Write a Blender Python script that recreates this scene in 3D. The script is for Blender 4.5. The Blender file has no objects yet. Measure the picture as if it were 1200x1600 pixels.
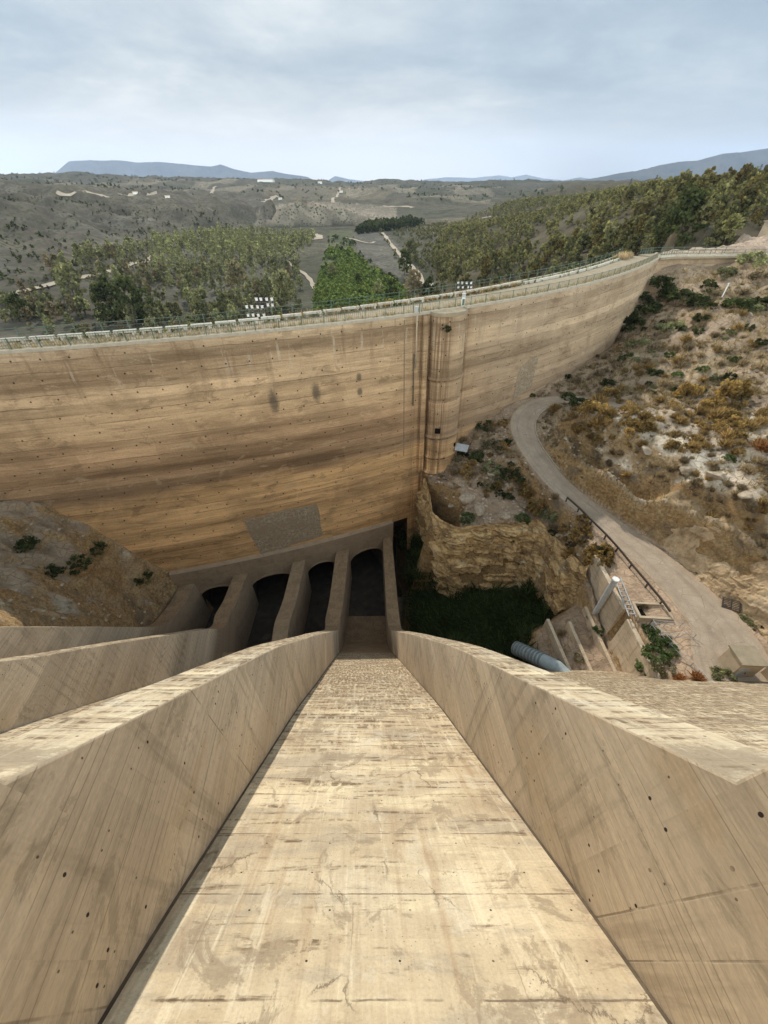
import bpy, math, random
import numpy as np
from mathutils import Vector, Matrix, geometry
from mathutils.bvhtree import BVHTree

random.seed(7)
rng = np.random.default_rng(7)
SC = bpy.context.scene
COL = SC.collection
R = math.radians

# ------------------------------------------------------------------ camera
PITCH = R(40.6)
cd = bpy.data.cameras.new("camera")
cam = bpy.data.objects.new("camera", cd)
COL.objects.link(cam)
cam.location = (0, 0, 0)
cam.rotation_euler = (math.pi / 2 - PITCH, 0, 0)
cd.sensor_fit = 'VERTICAL'
cd.sensor_height = 36.0
cd.lens = 13.5
cd.clip_start = 0.1
cd.clip_end = 60000
SC.camera = cam

# ------------------------------------------------------------------ sky, sun, exposure
SUN_EL, SUN_AZ = R(36.0), R(12.0)          # azimuth measured from +Y towards -X
SC.view_settings.view_transform = 'Standard'
SC.view_settings.look = 'None'
SC.view_settings.gamma = 1.0
SC.view_settings.exposure = 0.18
sun_dir = Vector((-math.sin(SUN_AZ) * math.cos(SUN_EL), math.cos(SUN_AZ) * math.cos(SUN_EL), math.sin(SUN_EL)))
sl = bpy.data.lights.new("sun", 'SUN')
sl.energy = 3.35
sl.angle = R(0.6)
sl.color = (1.0, 0.93, 0.82)
so = bpy.data.objects.new("sun", sl)
so.rotation_euler = sun_dir.to_track_quat('Z', 'Y').to_euler()
COL.objects.link(so)

W = bpy.data.worlds.new("World")
SC.world = W
W.use_nodes = True
wt = W.node_tree
for n in list(wt.nodes):
    wt.nodes.remove(n)


class NT:
    """small helper for node trees"""
    def __init__(self, tree):
        self.t = tree

    def n(self, kind, **kw):
        x = self.t.nodes.new(kind)
        for k, v in kw.items():
            setattr(x, k, v)
        return x

    def link(self, a, b):
        self.t.links.new(a, b)

    def put(self, sock, v):
        if hasattr(v, 'links') or isinstance(v, bpy.types.NodeSocket):
            self.t.links.new(v, sock)
        else:
            if isinstance(v, (tuple, list)) and len(v) == 3 and sock.type == 'RGBA':
                v = (*v, 1)
            sock.default_value = v

    def math(self, op, a, b=0.0, c=None, clamp=False):
        x = self.n('ShaderNodeMath', operation=op, use_clamp=clamp)
        self.put(x.inputs[0], a)
        self.put(x.inputs[1], b)
        if c is not None:
            self.put(x.inputs[2], c)
        return x.outputs[0]

    def mix(self, fac, a, b, mode='MIX'):
        x = self.n('ShaderNodeMix', data_type='RGBA', blend_type=mode)
        x.clamp_factor = True
        self.put(x.inputs[0], fac)
        self.put(x.inputs[6], a)
        self.put(x.inputs[7], b)
        return x.outputs[2]

    def map(self, vec, scale=(1, 1, 1), loc=(0, 0, 0), rot=(0, 0, 0)):
        x = self.n('ShaderNodeMapping')
        self.put(x.inputs[0], vec)
        x.inputs['Location'].default_value = loc
        x.inputs['Rotation'].default_value = rot
        x.inputs['Scale'].default_value = scale
        return x.outputs[0]

    def noise(self, vec, scale=1.0, detail=4.0, rough=0.55, dist=0.0):
        x = self.n('ShaderNodeTexNoise')
        self.put(x.inputs['Vector'], vec)
        x.inputs['Scale'].default_value = scale
        x.inputs['Detail'].default_value = detail
        x.inputs['Roughness'].default_value = rough
        x.inputs['Distortion'].default_value = dist
        return x.outputs['Fac']

    def vor(self, vec, scale=1.0, feature='F1'):
        x = self.n('ShaderNodeTexVoronoi', feature=feature)
        self.put(x.inputs['Vector'], vec)
        x.inputs['Scale'].default_value = scale
        return x.outputs['Distance']

    def ramp(self, fac, stops, interp='LINEAR'):
        x = self.n('ShaderNodeValToRGB')
        r = x.color_ramp
        r.interpolation = interp
        while len(r.elements) > 1:
            r.elements.remove(r.elements[-1])
        for i, (p, c) in enumerate(stops):
            e = r.elements[0] if i == 0 else r.elements.new(p)
            e.position = p
            if not isinstance(c, (tuple, list)):
                c = (c, c, c)
            e.color = (*c, 1)
        self.put(x.inputs[0], fac)
        return x.outputs[0]

    def step(self, v, lo, hi):
        x = self.n('ShaderNodeMapRange', interpolation_type='SMOOTHSTEP')
        self.put(x.inputs[0], v)
        x.inputs[1].default_value = lo
        x.inputs[2].default_value = hi
        return x.outputs[0]

    def sep(self, vec):
        x = self.n('ShaderNodeSeparateXYZ')
        self.put(x.inputs[0], vec)
        return x.outputs

    def comb(self, a, b, c=0.0):
        x = self.n('ShaderNodeCombineXYZ')
        self.put(x.inputs[0], a)
        self.put(x.inputs[1], b)
        self.put(x.inputs[2], c)
        return x.outputs[0]

    def bump(self, h, strength=0.4, dist=0.05, normal=None):
        x = self.n('ShaderNodeBump')
        x.inputs['Strength'].default_value = strength
        x.inputs['Distance'].default_value = dist
        self.put(x.inputs['Height'], h)
        if normal is not None:
            self.put(x.inputs['Normal'], normal)
        return x.outputs[0]


def build_world():
    N = NT(wt)
    sky = N.n('ShaderNodeTexSky', sky_type='NISHITA')
    sky.sun_disc = False
    sky.sun_elevation = SUN_EL
    sky.sun_rotation = -SUN_AZ
    sky.dust_density = 3.0
    b1 = N.n('ShaderNodeBackground')
    N.link(sky.outputs[0], b1.inputs[0])
    b1.inputs[1].default_value = 0.10
    tc = N.n('ShaderNodeTexCoord')
    d = tc.outputs['Generated']
    x, y, z = N.sep(d)
    zc = N.math('MAXIMUM', z, 0.0)
    # cloud sheet: flatten directions so clouds stretch towards the horizon
    inv = N.math('DIVIDE', 1.0, N.math('ADD', zc, 0.16))
    pv = N.comb(N.math('MULTIPLY', x, inv), N.math('MULTIPLY', y, inv), 0.0)
    c1 = N.noise(pv, 0.75, 6, 0.55, 0.4)
    c2 = N.noise(N.map(pv, loc=(3, 7, 0)), 2.4, 5, 0.6, 0.2)
    cl = N.math('ADD', N.math('MULTIPLY', c1, 0.75), N.math('MULTIPLY', c2, 0.25))
    mid = N.ramp(cl, [(0.36, (0.29, 0.385, 0.47)), (0.46, (0.39, 0.485, 0.56)), (0.54, (0.52, 0.60, 0.645)), (0.64, (0.74, 0.78, 0.79))])
    hor = N.mix(N.noise(N.map(d, scale=(2.0, 2.0, 12)), 1.5, 4, 0.5), (0.70, 0.74, 0.75), (0.90, 0.90, 0.87))
    sd = N.math('MULTIPLY', N.step(N.math('SUBTRACT', N.math('MULTIPLY', y, 0.98), N.math('MULTIPLY', x, 0.2)), 0.80, 1.0), N.step(z, 0.30, 0.02))
    hor = N.mix(N.math('MULTIPLY', sd, 0.85), hor, (1.02, 1.0, 0.94))
    col = N.mix(N.step(z, 0.01, 0.15), hor, mid)
    col = N.mix(N.math('MULTIPLY', N.step(x, 0.05, 0.7), 0.4), col, (0.33, 0.43, 0.52))
    # slightly brighter overhead; low behind, an unseen fill glow added for the dam face
    up = N.step(z, 0.25, 0.75)
    back = N.math('MULTIPLY', N.step(N.math('MULTIPLY', y, -1.0), -0.30, 0.5), N.step(z, 0.72, 0.22))
    g = N.math('ADD', 1.0, N.math('ADD', N.math('MULTIPLY', up, 0.1), N.math('MULTIPLY', back, 6.8)))
    b2 = N.n('ShaderNodeBackground')
    warm = N.mix(back, (1, 1, 1), (1.0, 0.89, 0.76))
    N.link(N.mix(1.0, col, warm, 'MULTIPLY'), b2.inputs[0])
    N.link(g, b2.inputs[1])
    mx = N.n('ShaderNodeMixShader')
    mx.inputs[0].default_value = 0.9
    N.link(b1.outputs[0], mx.inputs[1])
    N.link(b2.outputs[0], mx.inputs[2])
    out = N.n('ShaderNodeOutputWorld')
    N.link(mx.outputs[0], out.inputs[0])


build_world()
SC.cycles.max_bounces = 6
SC.cycles.diffuse_bounces = 4
SC.cycles.volume_bounces = 0
SC.cycles.use_adaptive_sampling = True

# ------------------------------------------------------------------ small helpers
CP, SP = math.cos(PITCH), math.sin(PITCH)


def ray(u, v):
    x, q = (u - 600) / 600, (800 - v) / 600
    return np.array((x, CP + q * SP, -SP + q * CP))


def at(u, v, z):
    """ground position whose height is z, seen in the direction (u, v)"""
    d = ray(u, v)
    return d * (z / d[2])


def aty(u, v, y):
    d = ray(u, v)
    return d * (y / d[1])


def pix(p):
    p = np.asarray(p, float)
    f = p[..., 1] * CP - p[..., 2] * SP
    q = p[..., 1] * SP + p[..., 2] * CP
    f = np.where(f < 1e-6, 1e-6, f)
    return 600 + 600 * p[..., 0] / f, 800 - 600 * q / f


def inpoly(u, v, poly):
    c = np.zeros(np.shape(u), bool)
    j = len(poly) - 1
    for i in range(len(poly)):
        (x0, y0), (x1, y1) = poly[i], poly[j]
        if y0 != y1:
            c ^= ((y0 > v) != (y1 > v)) & (u < (x1 - x0) * (v - y0) / (y1 - y0) + x0)
        j = i
    return c


def _h(ix, iy, s):
    n = (ix.astype(np.int64) * 374761393 + iy.astype(np.int64) * 668265263 + s * 974711) & 0xffffffff
    n = ((n ^ (n >> 13)) * 1274126177) & 0xffffffff
    n = n ^ (n >> 16)
    return (n & 0xffff) / 65535.0


def vnoise(x, y, s=0):
    ix, iy = np.floor(x), np.floor(y)
    fx, fy = x - ix, y - iy
    fx = fx * fx * (3 - 2 * fx)
    fy = fy * fy * (3 - 2 * fy)
    a, b = _h(ix, iy, s), _h(ix + 1, iy, s)
    c, d = _h(ix, iy + 1, s), _h(ix + 1, iy + 1, s)
    return (a * (1 - fx) + b * fx) * (1 - fy) + (c * (1 - fx) + d * fx) * fy


def fbm(x, y, s=0, o=4, g=0.5):
    r, a, t = 0, 1.0, 0
    for i in range(o):
        r = r + a * (vnoise(x, y, s + i) - 0.5) * 2
        t += a
        x, y, a = x * 2.03 + 17, y * 2.03 + 9, a * g
    return r / t


def sstep(x, a, b):
    t = np.clip((x - a) / (b - a), 0, 1)
    return t * t * (3 - 2 * t)


def tag(o, label=None, cat=None, group=None, kind=None):
    if label: o['label'] = label
    if cat: o['category'] = cat
    if group: o['group'] = group
    if kind: o['kind'] = kind
    return o


def empty(name, loc=(0, 0, 0), rz=0.0):
    o = bpy.data.objects.new(name, None)
    o.location = loc
    o.rotation_euler.z = rz
    o.empty_display_size = 0.3
    COL.objects.link(o)
    return o


class MB:
    """collects shapes; build() links them as ONE mesh object"""
    def __init__(self):
        self.v, self.f, self.uv, self.mi = [], [], [], []

    def quad(self, pts, uvs=None, mi=0):
        k = len(self.v)
        self.v.extend([tuple(map(float, p)) for p in pts])
        self.f.append(tuple(range(k, k + len(pts))))
        self.uv.append(uvs if uvs is not None else [(p[0], p[1]) for p in pts])
        self.mi.append(mi)

    def box(self, c, s, rz=0.0, mi=0, taper=1.0):
        x, y, z = (t / 2 for t in s)
        ca, sa = math.cos(rz), math.sin(rz)
        P = []
        for sz in (-1, 1):
            k = 1.0 if sz < 0 else taper
            for sx, sy in ((-1, -1), (1, -1), (1, 1), (-1, 1)):
                px, py = sx * x * k, sy * y * k
                P.append((c[0] + px * ca - py * sa, c[1] + px * sa + py * ca, c[2] + sz * z))
        for q in ((0, 3, 2, 1), (4, 5, 6, 7), (0, 1, 5, 4), (1, 2, 6, 5), (2, 3, 7, 6), (3, 0, 4, 7)):
            pts = [P[i] for i in q]
            if q in ((0, 3, 2, 1), (4, 5, 6, 7)):
                uv = [(p[0], p[1]) for p in pts]
            else:
                uv = [((p[0] + p[1]), p[2]) for p in pts]
            self.quad(pts, uv, mi)

    def bar(self, a, b, w, h=None, mi=0):
        """square-section bar from a to b"""
        h = h or w
        a, b = Vector(a), Vector(b)
        d = (b - a).normalized()
        s = d.cross(Vector((0, 0, 1)))
        if s.length < 1e-3: s = Vector((1, 0, 0))
        s.normalize()
        t = s.cross(d)
        c = [(-1, -1), (1, -1), (1, 1), (-1, 1)]
        A = [a + s * (i * w / 2) + t * (j * h / 2) for i, j in c]
        B = [b + s * (i * w / 2) + t * (j * h / 2) for i, j in c]
        L = (b - a).length
        for i in range(4):
            j = (i + 1) % 4
            self.quad([A[i], B[i], B[j], A[j]], [(0, 0), (L, 0), (L, w), (0, w)], mi)
        self.quad(A, None, mi)
        self.quad(B[::-1], None, mi)

    def tube(self, pts, r, seg=8, caps=True, mi=0):
        """pts: list of points; r: radius or list"""
        pts = [Vector(p) for p in pts]
        rr = r if isinstance(r, (list, tuple)) else [r] * len(pts)
        rings = []
        for i, p in enumerate(pts):
            d = (pts[min(i + 1, len(pts) - 1)] - pts[max(i - 1, 0)]).normalized()
            s = d.cross(Vector((0, 0, 1)))
            if s.length < 1e-3: s = Vector((1, 0, 0))
            s.normalize()
            t = s.cross(d)
            rings.append([p + (s * math.cos(2 * math.pi * k / seg) + t * math.sin(2 * math.pi * k / seg)) * rr[i] for k in range(seg)])
        k0 = len(self.v)
        for ring in rings:
            self.v.extend([tuple(p) for p in ring])
        for i in range(len(rings) - 1):
            for k in range(seg):
                j = (k + 1) % seg
                a = k0 + i * seg
                self.f.append((a + k, a + seg + k, a + seg + j, a + j))
                self.uv.append([(k / seg, i), (k / seg, i + 1), ((k + 1) / seg, i + 1), ((k + 1) / seg, i)])
                self.mi.append(mi)
        if caps:
            self.f.append(tuple(k0 + k for k in range(seg)))
            self.uv.append([(0, 0)] * seg); self.mi.append(mi)
            a = k0 + (len(rings) - 1) * seg
            self.f.append(tuple(a + k for k in range(seg - 1, -1, -1)))
            self.uv.append([(0, 0)] * seg); self.mi.append(mi)

    def build(self, name, mat, parent=None, smooth=False, merge=False):
        me = bpy.data.meshes.new(name)
        me.from_pydata(self.v, [], self.f)
        ul = me.uv_layers.new(name="UVMap")
        flat = [c for u in self.uv for p in u for c in (p[0], p[1])]
        ul.data.foreach_set('uv', np.array(flat, np.float32))
        mats = mat if isinstance(mat, (list, tuple)) else [mat]
        for m in mats: me.materials.append(m)
        if len(mats) > 1:
            me.polygons.foreach_set('material_index', self.mi)
        if merge:
            import bmesh
            bm = bmesh.new(); bm.from_mesh(me)
            bmesh.ops.remove_doubles(bm, verts=bm.verts, dist=0.0005)
            bmesh.ops.recalc_face_normals(bm, faces=bm.faces)
            bm.to_mesh(me); bm.free()
        if smooth:
            me.polygons.foreach_set('use_smooth', [True] * len(me.polygons))
        me.update()
        o = bpy.data.objects.new(name, me)
        COL.objects.link(o)
        if parent is not None: o.parent = parent
        return o


def np_mesh(name, verts, faces, mat, cols=None, parent=None, smooth=False):
    """large mesh from numpy arrays; faces (n,4) or (n,3)"""
    me = bpy.data.meshes.new(name)
    verts = np.asarray(verts, np.float32); faces = np.asarray(faces, np.int32)
    k = faces.shape[1]
    me.vertices.add(len(verts)); me.vertices.foreach_set('co', verts.ravel())
    me.loops.add(faces.size); me.loops.foreach_set('vertex_index', faces.ravel())
    me.polygons.add(len(faces))
    me.polygons.foreach_set('loop_start', np.arange(0, faces.size, k, dtype=np.int32))
    me.polygons.foreach_set('use_smooth', np.full(len(faces), smooth, bool))
    if cols is not None:
        a = me.attributes.new('tint', 'FLOAT_COLOR', 'POINT')
        c = np.ones((len(verts), 4), np.float32); c[:, :3] = cols
        a.data.foreach_set('color', c.ravel())
    me.materials.append(mat)
    me.update(calc_edges=True); me.validate()
    o = bpy.data.objects.new(name, me)
    COL.objects.link(o)
    if parent is not None: o.parent = parent
    return o


def copy_tree(o, parent=None):
    c = o.copy(); COL.objects.link(c); c.parent = parent
    for ch in o.children: copy_tree(ch, c)
    return c


# ------------------------------------------------------------------ materials
def new_mat(name, fn, rough=0.9, spec=0.2):
    m = bpy.data.materials.new(name)
    m.use_nodes = True
    t = m.node_tree
    for n in list(t.nodes): t.nodes.remove(n)
    N = NT(t)
    bs = N.n('ShaderNodeBsdfPrincipled')
    bs.inputs['Roughness'].default_value = rough
    bs.inputs['Specular IOR Level'].default_value = spec
    out = N.n('ShaderNodeOutputMaterial')
    N.link(bs.outputs[0], out.inputs[0])
    r = fn(N)
    col, nrm = r if isinstance(r, tuple) and not isinstance(r[0], (int, float)) else (r, None)
    N.put(bs.inputs['Base Color'], col)
    if nrm is not None: N.link(nrm, bs.inputs['Normal'])
    return m


def new_leaf(name, fn):
    m = bpy.data.materials.new(name); m.use_nodes = True
    t = m.node_tree
    for n in list(t.nodes): t.nodes.remove(n)
    N = NT(t)
    col = fn(N)
    d = N.n('ShaderNodeBsdfDiffuse'); N.put(d.inputs[0], col)
    tr = N.n('ShaderNodeBsdfTranslucent'); N.put(tr.inputs[0], N.mix(1.0, col, (1.25, 1.2, 0.8), 'MULTIPLY'))
    mx = N.n('ShaderNodeMixShader'); mx.inputs[0].default_value = 0.42
    N.link(d.outputs[0], mx.inputs[1]); N.link(tr.outputs[0], mx.inputs[2])
    out = N.n('ShaderNodeOutputMaterial'); N.link(mx.outputs[0], out.inputs[0])
    return m


def UV(N): return N.n('ShaderNodeTexCoord').outputs['UV']
def OB(N): return N.n('ShaderNodeTexCoord').outputs['Object']


def line(N, c, period, width, jit=None):
    """1 on thin lines every `period` metres of coordinate c"""
    if jit is not None: c = N.math('ADD', c, jit)
    f = N.math('FRACT', N.math('DIVIDE', c, period))
    d = N.math('ABSOLUTE', N.math('SUBTRACT', f, 0.5))
    return N.step(d, 0.5 - width / period, 0.5 - width / period * 0.25)


def dots(N, u, v, a, b, r, stretch=1.0):
    row = N.math('FLOOR', N.math('DIVIDE', v, b))
    uo = N.math('ADD', u, N.math('MULTIPLY', N.math('FRACT', N.math('MULTIPLY', row, 0.618)), a * 0.5))
    du = N.math('MULTIPLY', N.math('SUBTRACT', N.math('FRACT', N.math('DIVIDE', uo, a)), 0.5), a)
    dv = N.math('MULTIPLY', N.math('SUBTRACT', N.math('FRACT', N.math('DIVIDE', v, b)), 0.5), b / stretch)
    d = N.math('SQRT', N.math('ADD', N.math('MULTIPLY', du, du), N.math('MULTIPLY', dv, dv)))
    return N.math('SUBTRACT', 1.0, N.step(d, r * 0.7, r))


def cell(N, u, v, a, b):
    """one random value per a x b panel"""
    x = N.n('ShaderNodeTexWhiteNoise', noise_dimensions='2D')
    N.put(x.inputs['Vector'], N.comb(N.math('FLOOR', N.math('DIVIDE', u, a)), N.math('FLOOR', N.math('DIVIDE', v, b))))
    return x.outputs['Value']


def m_chute(N):
    uv = UV(N)
    u, v, _ = N.sep(uv)
    big = N.noise(uv, 0.45, 6, 0.62, 0.3)
    c = N.ramp(big, [(0.34, (0.42, 0.33, 0.225)), (0.47, (0.53, 0.435, 0.295)), (0.56, (0.59, 0.495, 0.345)), (0.68, (0.67, 0.58, 0.42))])
    pn = cell(N, N.math('ADD', u, 0.3), N.math('ADD', v, 0.78), 2.0, 1.55)
    c = N.mix(0.7, c, N.ramp(pn, [(0.0, (0.84, 0.83, 0.82)), (1.0, (1.14, 1.14, 1.12))]), 'MULTIPLY')
    # grey pours across the chute, and yellow lime wash
    band = N.noise(N.map(uv, scale=(0.30, 1.0, 1)), 1.0, 6, 0.66, 0.3)
    c = N.mix(N.math('MULTIPLY', N.step(band, 0.50, 0.60), 0.65), c, (0.37, 0.315, 0.235))
    c = N.mix(N.math('MULTIPLY', N.step(band, 0.45, 0.34), 0.7), c, (0.70, 0.60, 0.40))
    # rusty and lime streaks running down
    st = N.noise(N.map(uv, scale=(2.6, 0.13, 1)), 1.0, 6, 0.62, 0.25)
    c = N.mix(N.math('MULTIPLY', N.step(st, 0.54, 0.66), 0.42), c, (0.36, 0.24, 0.14))
    st2 = N.noise(N.map(uv, scale=(4.6, 0.22, 1), loc=(9, 3, 0)), 1.0, 6, 0.66, 0.15)
    c = N.mix(N.math('MULTIPLY', N.step(st2, 0.57, 0.68), 0.5), c, (0.76, 0.68, 0.50))
    st3 = N.noise(N.map(uv, scale=(9.0, 0.5, 1), loc=(2, 7, 0)), 1.0, 5, 0.7, 0.1)
    c = N.mix(0.4, c, N.ramp(st3, [(0.32, (0.72, 0.70, 0.67)), (0.5, (1, 1, 1)), (0.66, (1.2, 1.2, 1.18))]), 'MULTIPLY')
    # dark weathering that grows down the slope: short level licks with torn edges
    wv = N.noise(N.map(uv, scale=(0.55, 4.2, 1), loc=(2, 1, 0)), 1.0, 8, 0.72, 0.4)
    grow = N.step(v, 5.0, 36.0)
    thr = N.math('SUBTRACT', 0.585, N.math('MULTIPLY', grow, 0.21))
    lick = N.math('MULTIPLY', N.math('SUBTRACT', wv, thr), 11.0, clamp=True)
    torn = N.step(N.noise(N.map(uv, scale=(7.0, 1.4, 1)), 1.0, 5, 0.7), 0.40, 0.54)
    lick = N.math('MULTIPLY', lick, torn)
    c = N.mix(N.math('MULTIPLY', lick, 0.92), c, (0.15, 0.102, 0.06))
    blot = N.noise(N.map(uv, scale=(1.0, 0.7, 1), loc=(5, 5, 0)), 0.9, 8, 0.74, 0.6)
    c = N.mix(N.math('MULTIPLY', N.step(blot, 0.535, 0.59), 0.6), c, (0.27, 0.21, 0.14))
    c = N.mix(N.math('MULTIPLY', N.step(blot, 0.44, 0.38), 0.35), c, (0.66, 0.60, 0.47))
    # lift joints and tie holes
    j = N.math('MULTIPLY', N.math('SUBTRACT', N.noise(uv, 3.0, 4, 0.7), 0.5), 0.05)
    ln = N.math('MULTIPLY', line(N, v, 1.55, 0.016, j), N.step(N.noise(uv, 1.1, 4, 0.7), 0.42, 0.56))
    c = N.mix(N.math('MULTIPLY', ln, 0.8), c, (0.17, 0.12, 0.08))
    vl = N.math('MULTIPLY', line(N, u, 2.0, 0.012, j), N.step(N.noise(uv, 0.8, 4, 0.7), 0.46, 0.60))
    c = N.mix(N.math('MULTIPLY', vl, 0.5), c, (0.24, 0.18, 0.12))
    dd = dots(N, u, v, 1.15, 0.78, 0.019)
    c = N.mix(N.math('MULTIPLY', dd, N.step(N.noise(uv, 1.7, 1), 0.32, 0.42)), c, (0.05, 0.038, 0.028))
    fine = N.noise(uv, 24, 6, 0.8)
    c = N.mix(0.5, c, N.ramp(fine, [(0.30, (0.60, 0.58, 0.55)), (0.5, (1, 1, 1)), (0.70, (1.22, 1.22, 1.22))]), 'MULTIPLY')
    ck = N.vor(N.map(N.comb(N.math('ADD', u, N.math('MULTIPLY', big, 1.5)), N.math('ADD', v, N.math('MULTIPLY', blot, 1.5))), scale=(0.5, 0.32, 1)), 1.0, 'DISTANCE_TO_EDGE')
    c = N.mix(N.math('MULTIPLY', N.math('MULTIPLY', N.step(ck, 0.010, 0.002), N.step(N.noise(uv, 0.7, 3), 0.50, 0.58)), 0.75), c, (0.16, 0.12, 0.08))
    pit = N.vor(uv, 13)
    c = N.mix(N.math('MULTIPLY', N.math('MULTIPLY', N.step(pit, 0.18, 0.06), N.step(N.noise(uv, 1.6, 3), 0.48, 0.58)), 0.8), c, (0.20, 0.15, 0.10))
    ob = OB(N)
    basin_shade = N.step(N.math('ADD', N.sep(ob)[2], N.math('MULTIPLY', N.math('SUBTRACT', N.noise(uv, 0.7, 5, 0.7), 0.5), 5.0)), SHADE_TOP, SHADE_TOP - 3.0)  # darker low down: the dam's shadow over the basin put into the colour
    c = N.mix(N.math('MULTIPLY', basin_shade, 0.85), c, N.ramp(blot, [(0.36, (0.17, 0.11, 0.06)), (0.62, (0.32, 0.215, 0.125))]))
    h = N.math('ADD', N.math('MULTIPLY', fine, 0.5), N.math('ADD', N.math('MULTIPLY', blot, 0.5), N.math('MULTIPLY', ln, -1.2)))
    return c, N.bump(h, 0.7, 0.02)


SHADE_TOP = -41.5        # below this height shade over the basin is painted into the concrete colour


def m_wall(N):
    uv = UV(N)
    u, v, _ = N.sep(uv)
    big = N.noise(uv, 0.30, 5, 0.6)
    c = N.ramp(big, [(0.36, (0.50, 0.40, 0.285)), (0.5, (0.60, 0.485, 0.35)), (0.64, (0.68, 0.56, 0.41))])
    # board marks: boards run level, 13 cm high
    brd = N.noise(N.map(uv, scale=(0.45, 5.2, 1)), 1.0, 5, 0.68, 0.1)
    c = N.mix(0.38, c, N.ramp(brd, [(0.36, (0.64, 0.62, 0.59)), (0.5, (1, 1, 1)), (0.64, (1.24, 1.22, 1.18))]), 'MULTIPLY')
    bl = N.math('MULTIPLY', line(N, v, 0.155, 0.012), N.step(N.noise(N.map(uv, scale=(0.5, 3, 1)), 1.0, 3), 0.45, 0.62))
    c = N.mix(N.math('MULTIPLY', bl, 0.55), c, (0.17, 0.13, 0.09))
    j = N.math('MULTIPLY', N.math('SUBTRACT', N.noise(uv, 3.0, 3), 0.5), 0.012)
    vl = N.math('MULTIPLY', N.math('MAXIMUM', line(N, u, 2.45, 0.016, j), line(N, v, 2.05, 0.012, j)), N.step(N.noise(uv, 0.9, 4, 0.7), 0.38, 0.56))
    c = N.mix(N.math('MULTIPLY', vl, 0.55), c, (0.15, 0.11, 0.075))
    pn = cell(N, N.math('ADD', u, 1.22), N.math('ADD', v, 1.02), 2.45, 2.05)
    c = N.mix(0.6, c, N.ramp(pn, [(0.0, (0.82, 0.82, 0.82)), (1.0, (1.15, 1.14, 1.12))]), 'MULTIPLY')
    # runs of dirt from the top, ochre seepage
    run = N.noise(N.map(uv, scale=(2.2, 0.16, 1), loc=(3, 0, 0)), 1.0, 5, 0.62, 0.2)
    c = N.mix(N.math('MULTIPLY', N.step(run, 0.53, 0.66), 0.32), c, (0.20, 0.155, 0.105))
    och = N.noise(uv, 0.55, 6, 0.65, 0.6)
    c = N.mix(N.math('MULTIPLY', N.step(och, 0.55, 0.68), 0.35), c, (0.56, 0.40, 0.22))
    blot = N.noise(N.map(uv, scale=(0.9, 1.2, 1), loc=(8, 5, 0)), 1.0, 8, 0.74, 0.7)
    c = N.mix(N.math('MULTIPLY', N.step(blot, 0.54, 0.62), 0.38), c, (0.22, 0.18, 0.125))
    dd = N.math('MAXIMUM', dots(N, u, v, 1.22, 0.68, 0.022, 1.6), N.math('MULTIPLY', dots(N, u, v, 0.61, 1.02, 0.014, 1.6), 0.8))
    c = N.mix(N.math('MULTIPLY', dd, N.step(N.noise(uv, 1.3, 1), 0.30, 0.42)), c, (0.045, 0.033, 0.025))
    fine = N.noise(N.map(uv, scale=(0.6, 1.4, 1)), 18, 5, 0.75)
    c = N.mix(0.45, c, N.ramp(fine, [(0.3, 0.66), (0.7, 1.22)]), 'MULTIPLY')
    ob = OB(N)
    basin_shade = N.step(N.math('ADD', N.sep(ob)[2], N.math('MULTIPLY', N.math('SUBTRACT', N.noise(uv, 0.7, 5, 0.7), 0.5), 5.0)), SHADE_TOP, SHADE_TOP - 3.0)  # basin shade mixed into the wall colour as well
    c = N.mix(N.math('MULTIPLY', basin_shade, 0.75), c, N.ramp(blot, [(0.36, (0.19, 0.125, 0.075)), (0.62, (0.34, 0.24, 0.15))]))
    h = N.math('ADD', N.math('MULTIPLY', fine, 0.3), N.math('ADD', N.math('MULTIPLY', brd, 0.7), N.math('MULTIPLY', vl, -0.8)))
    return c, N.bump(h, 0.45, 0.02)


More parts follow.
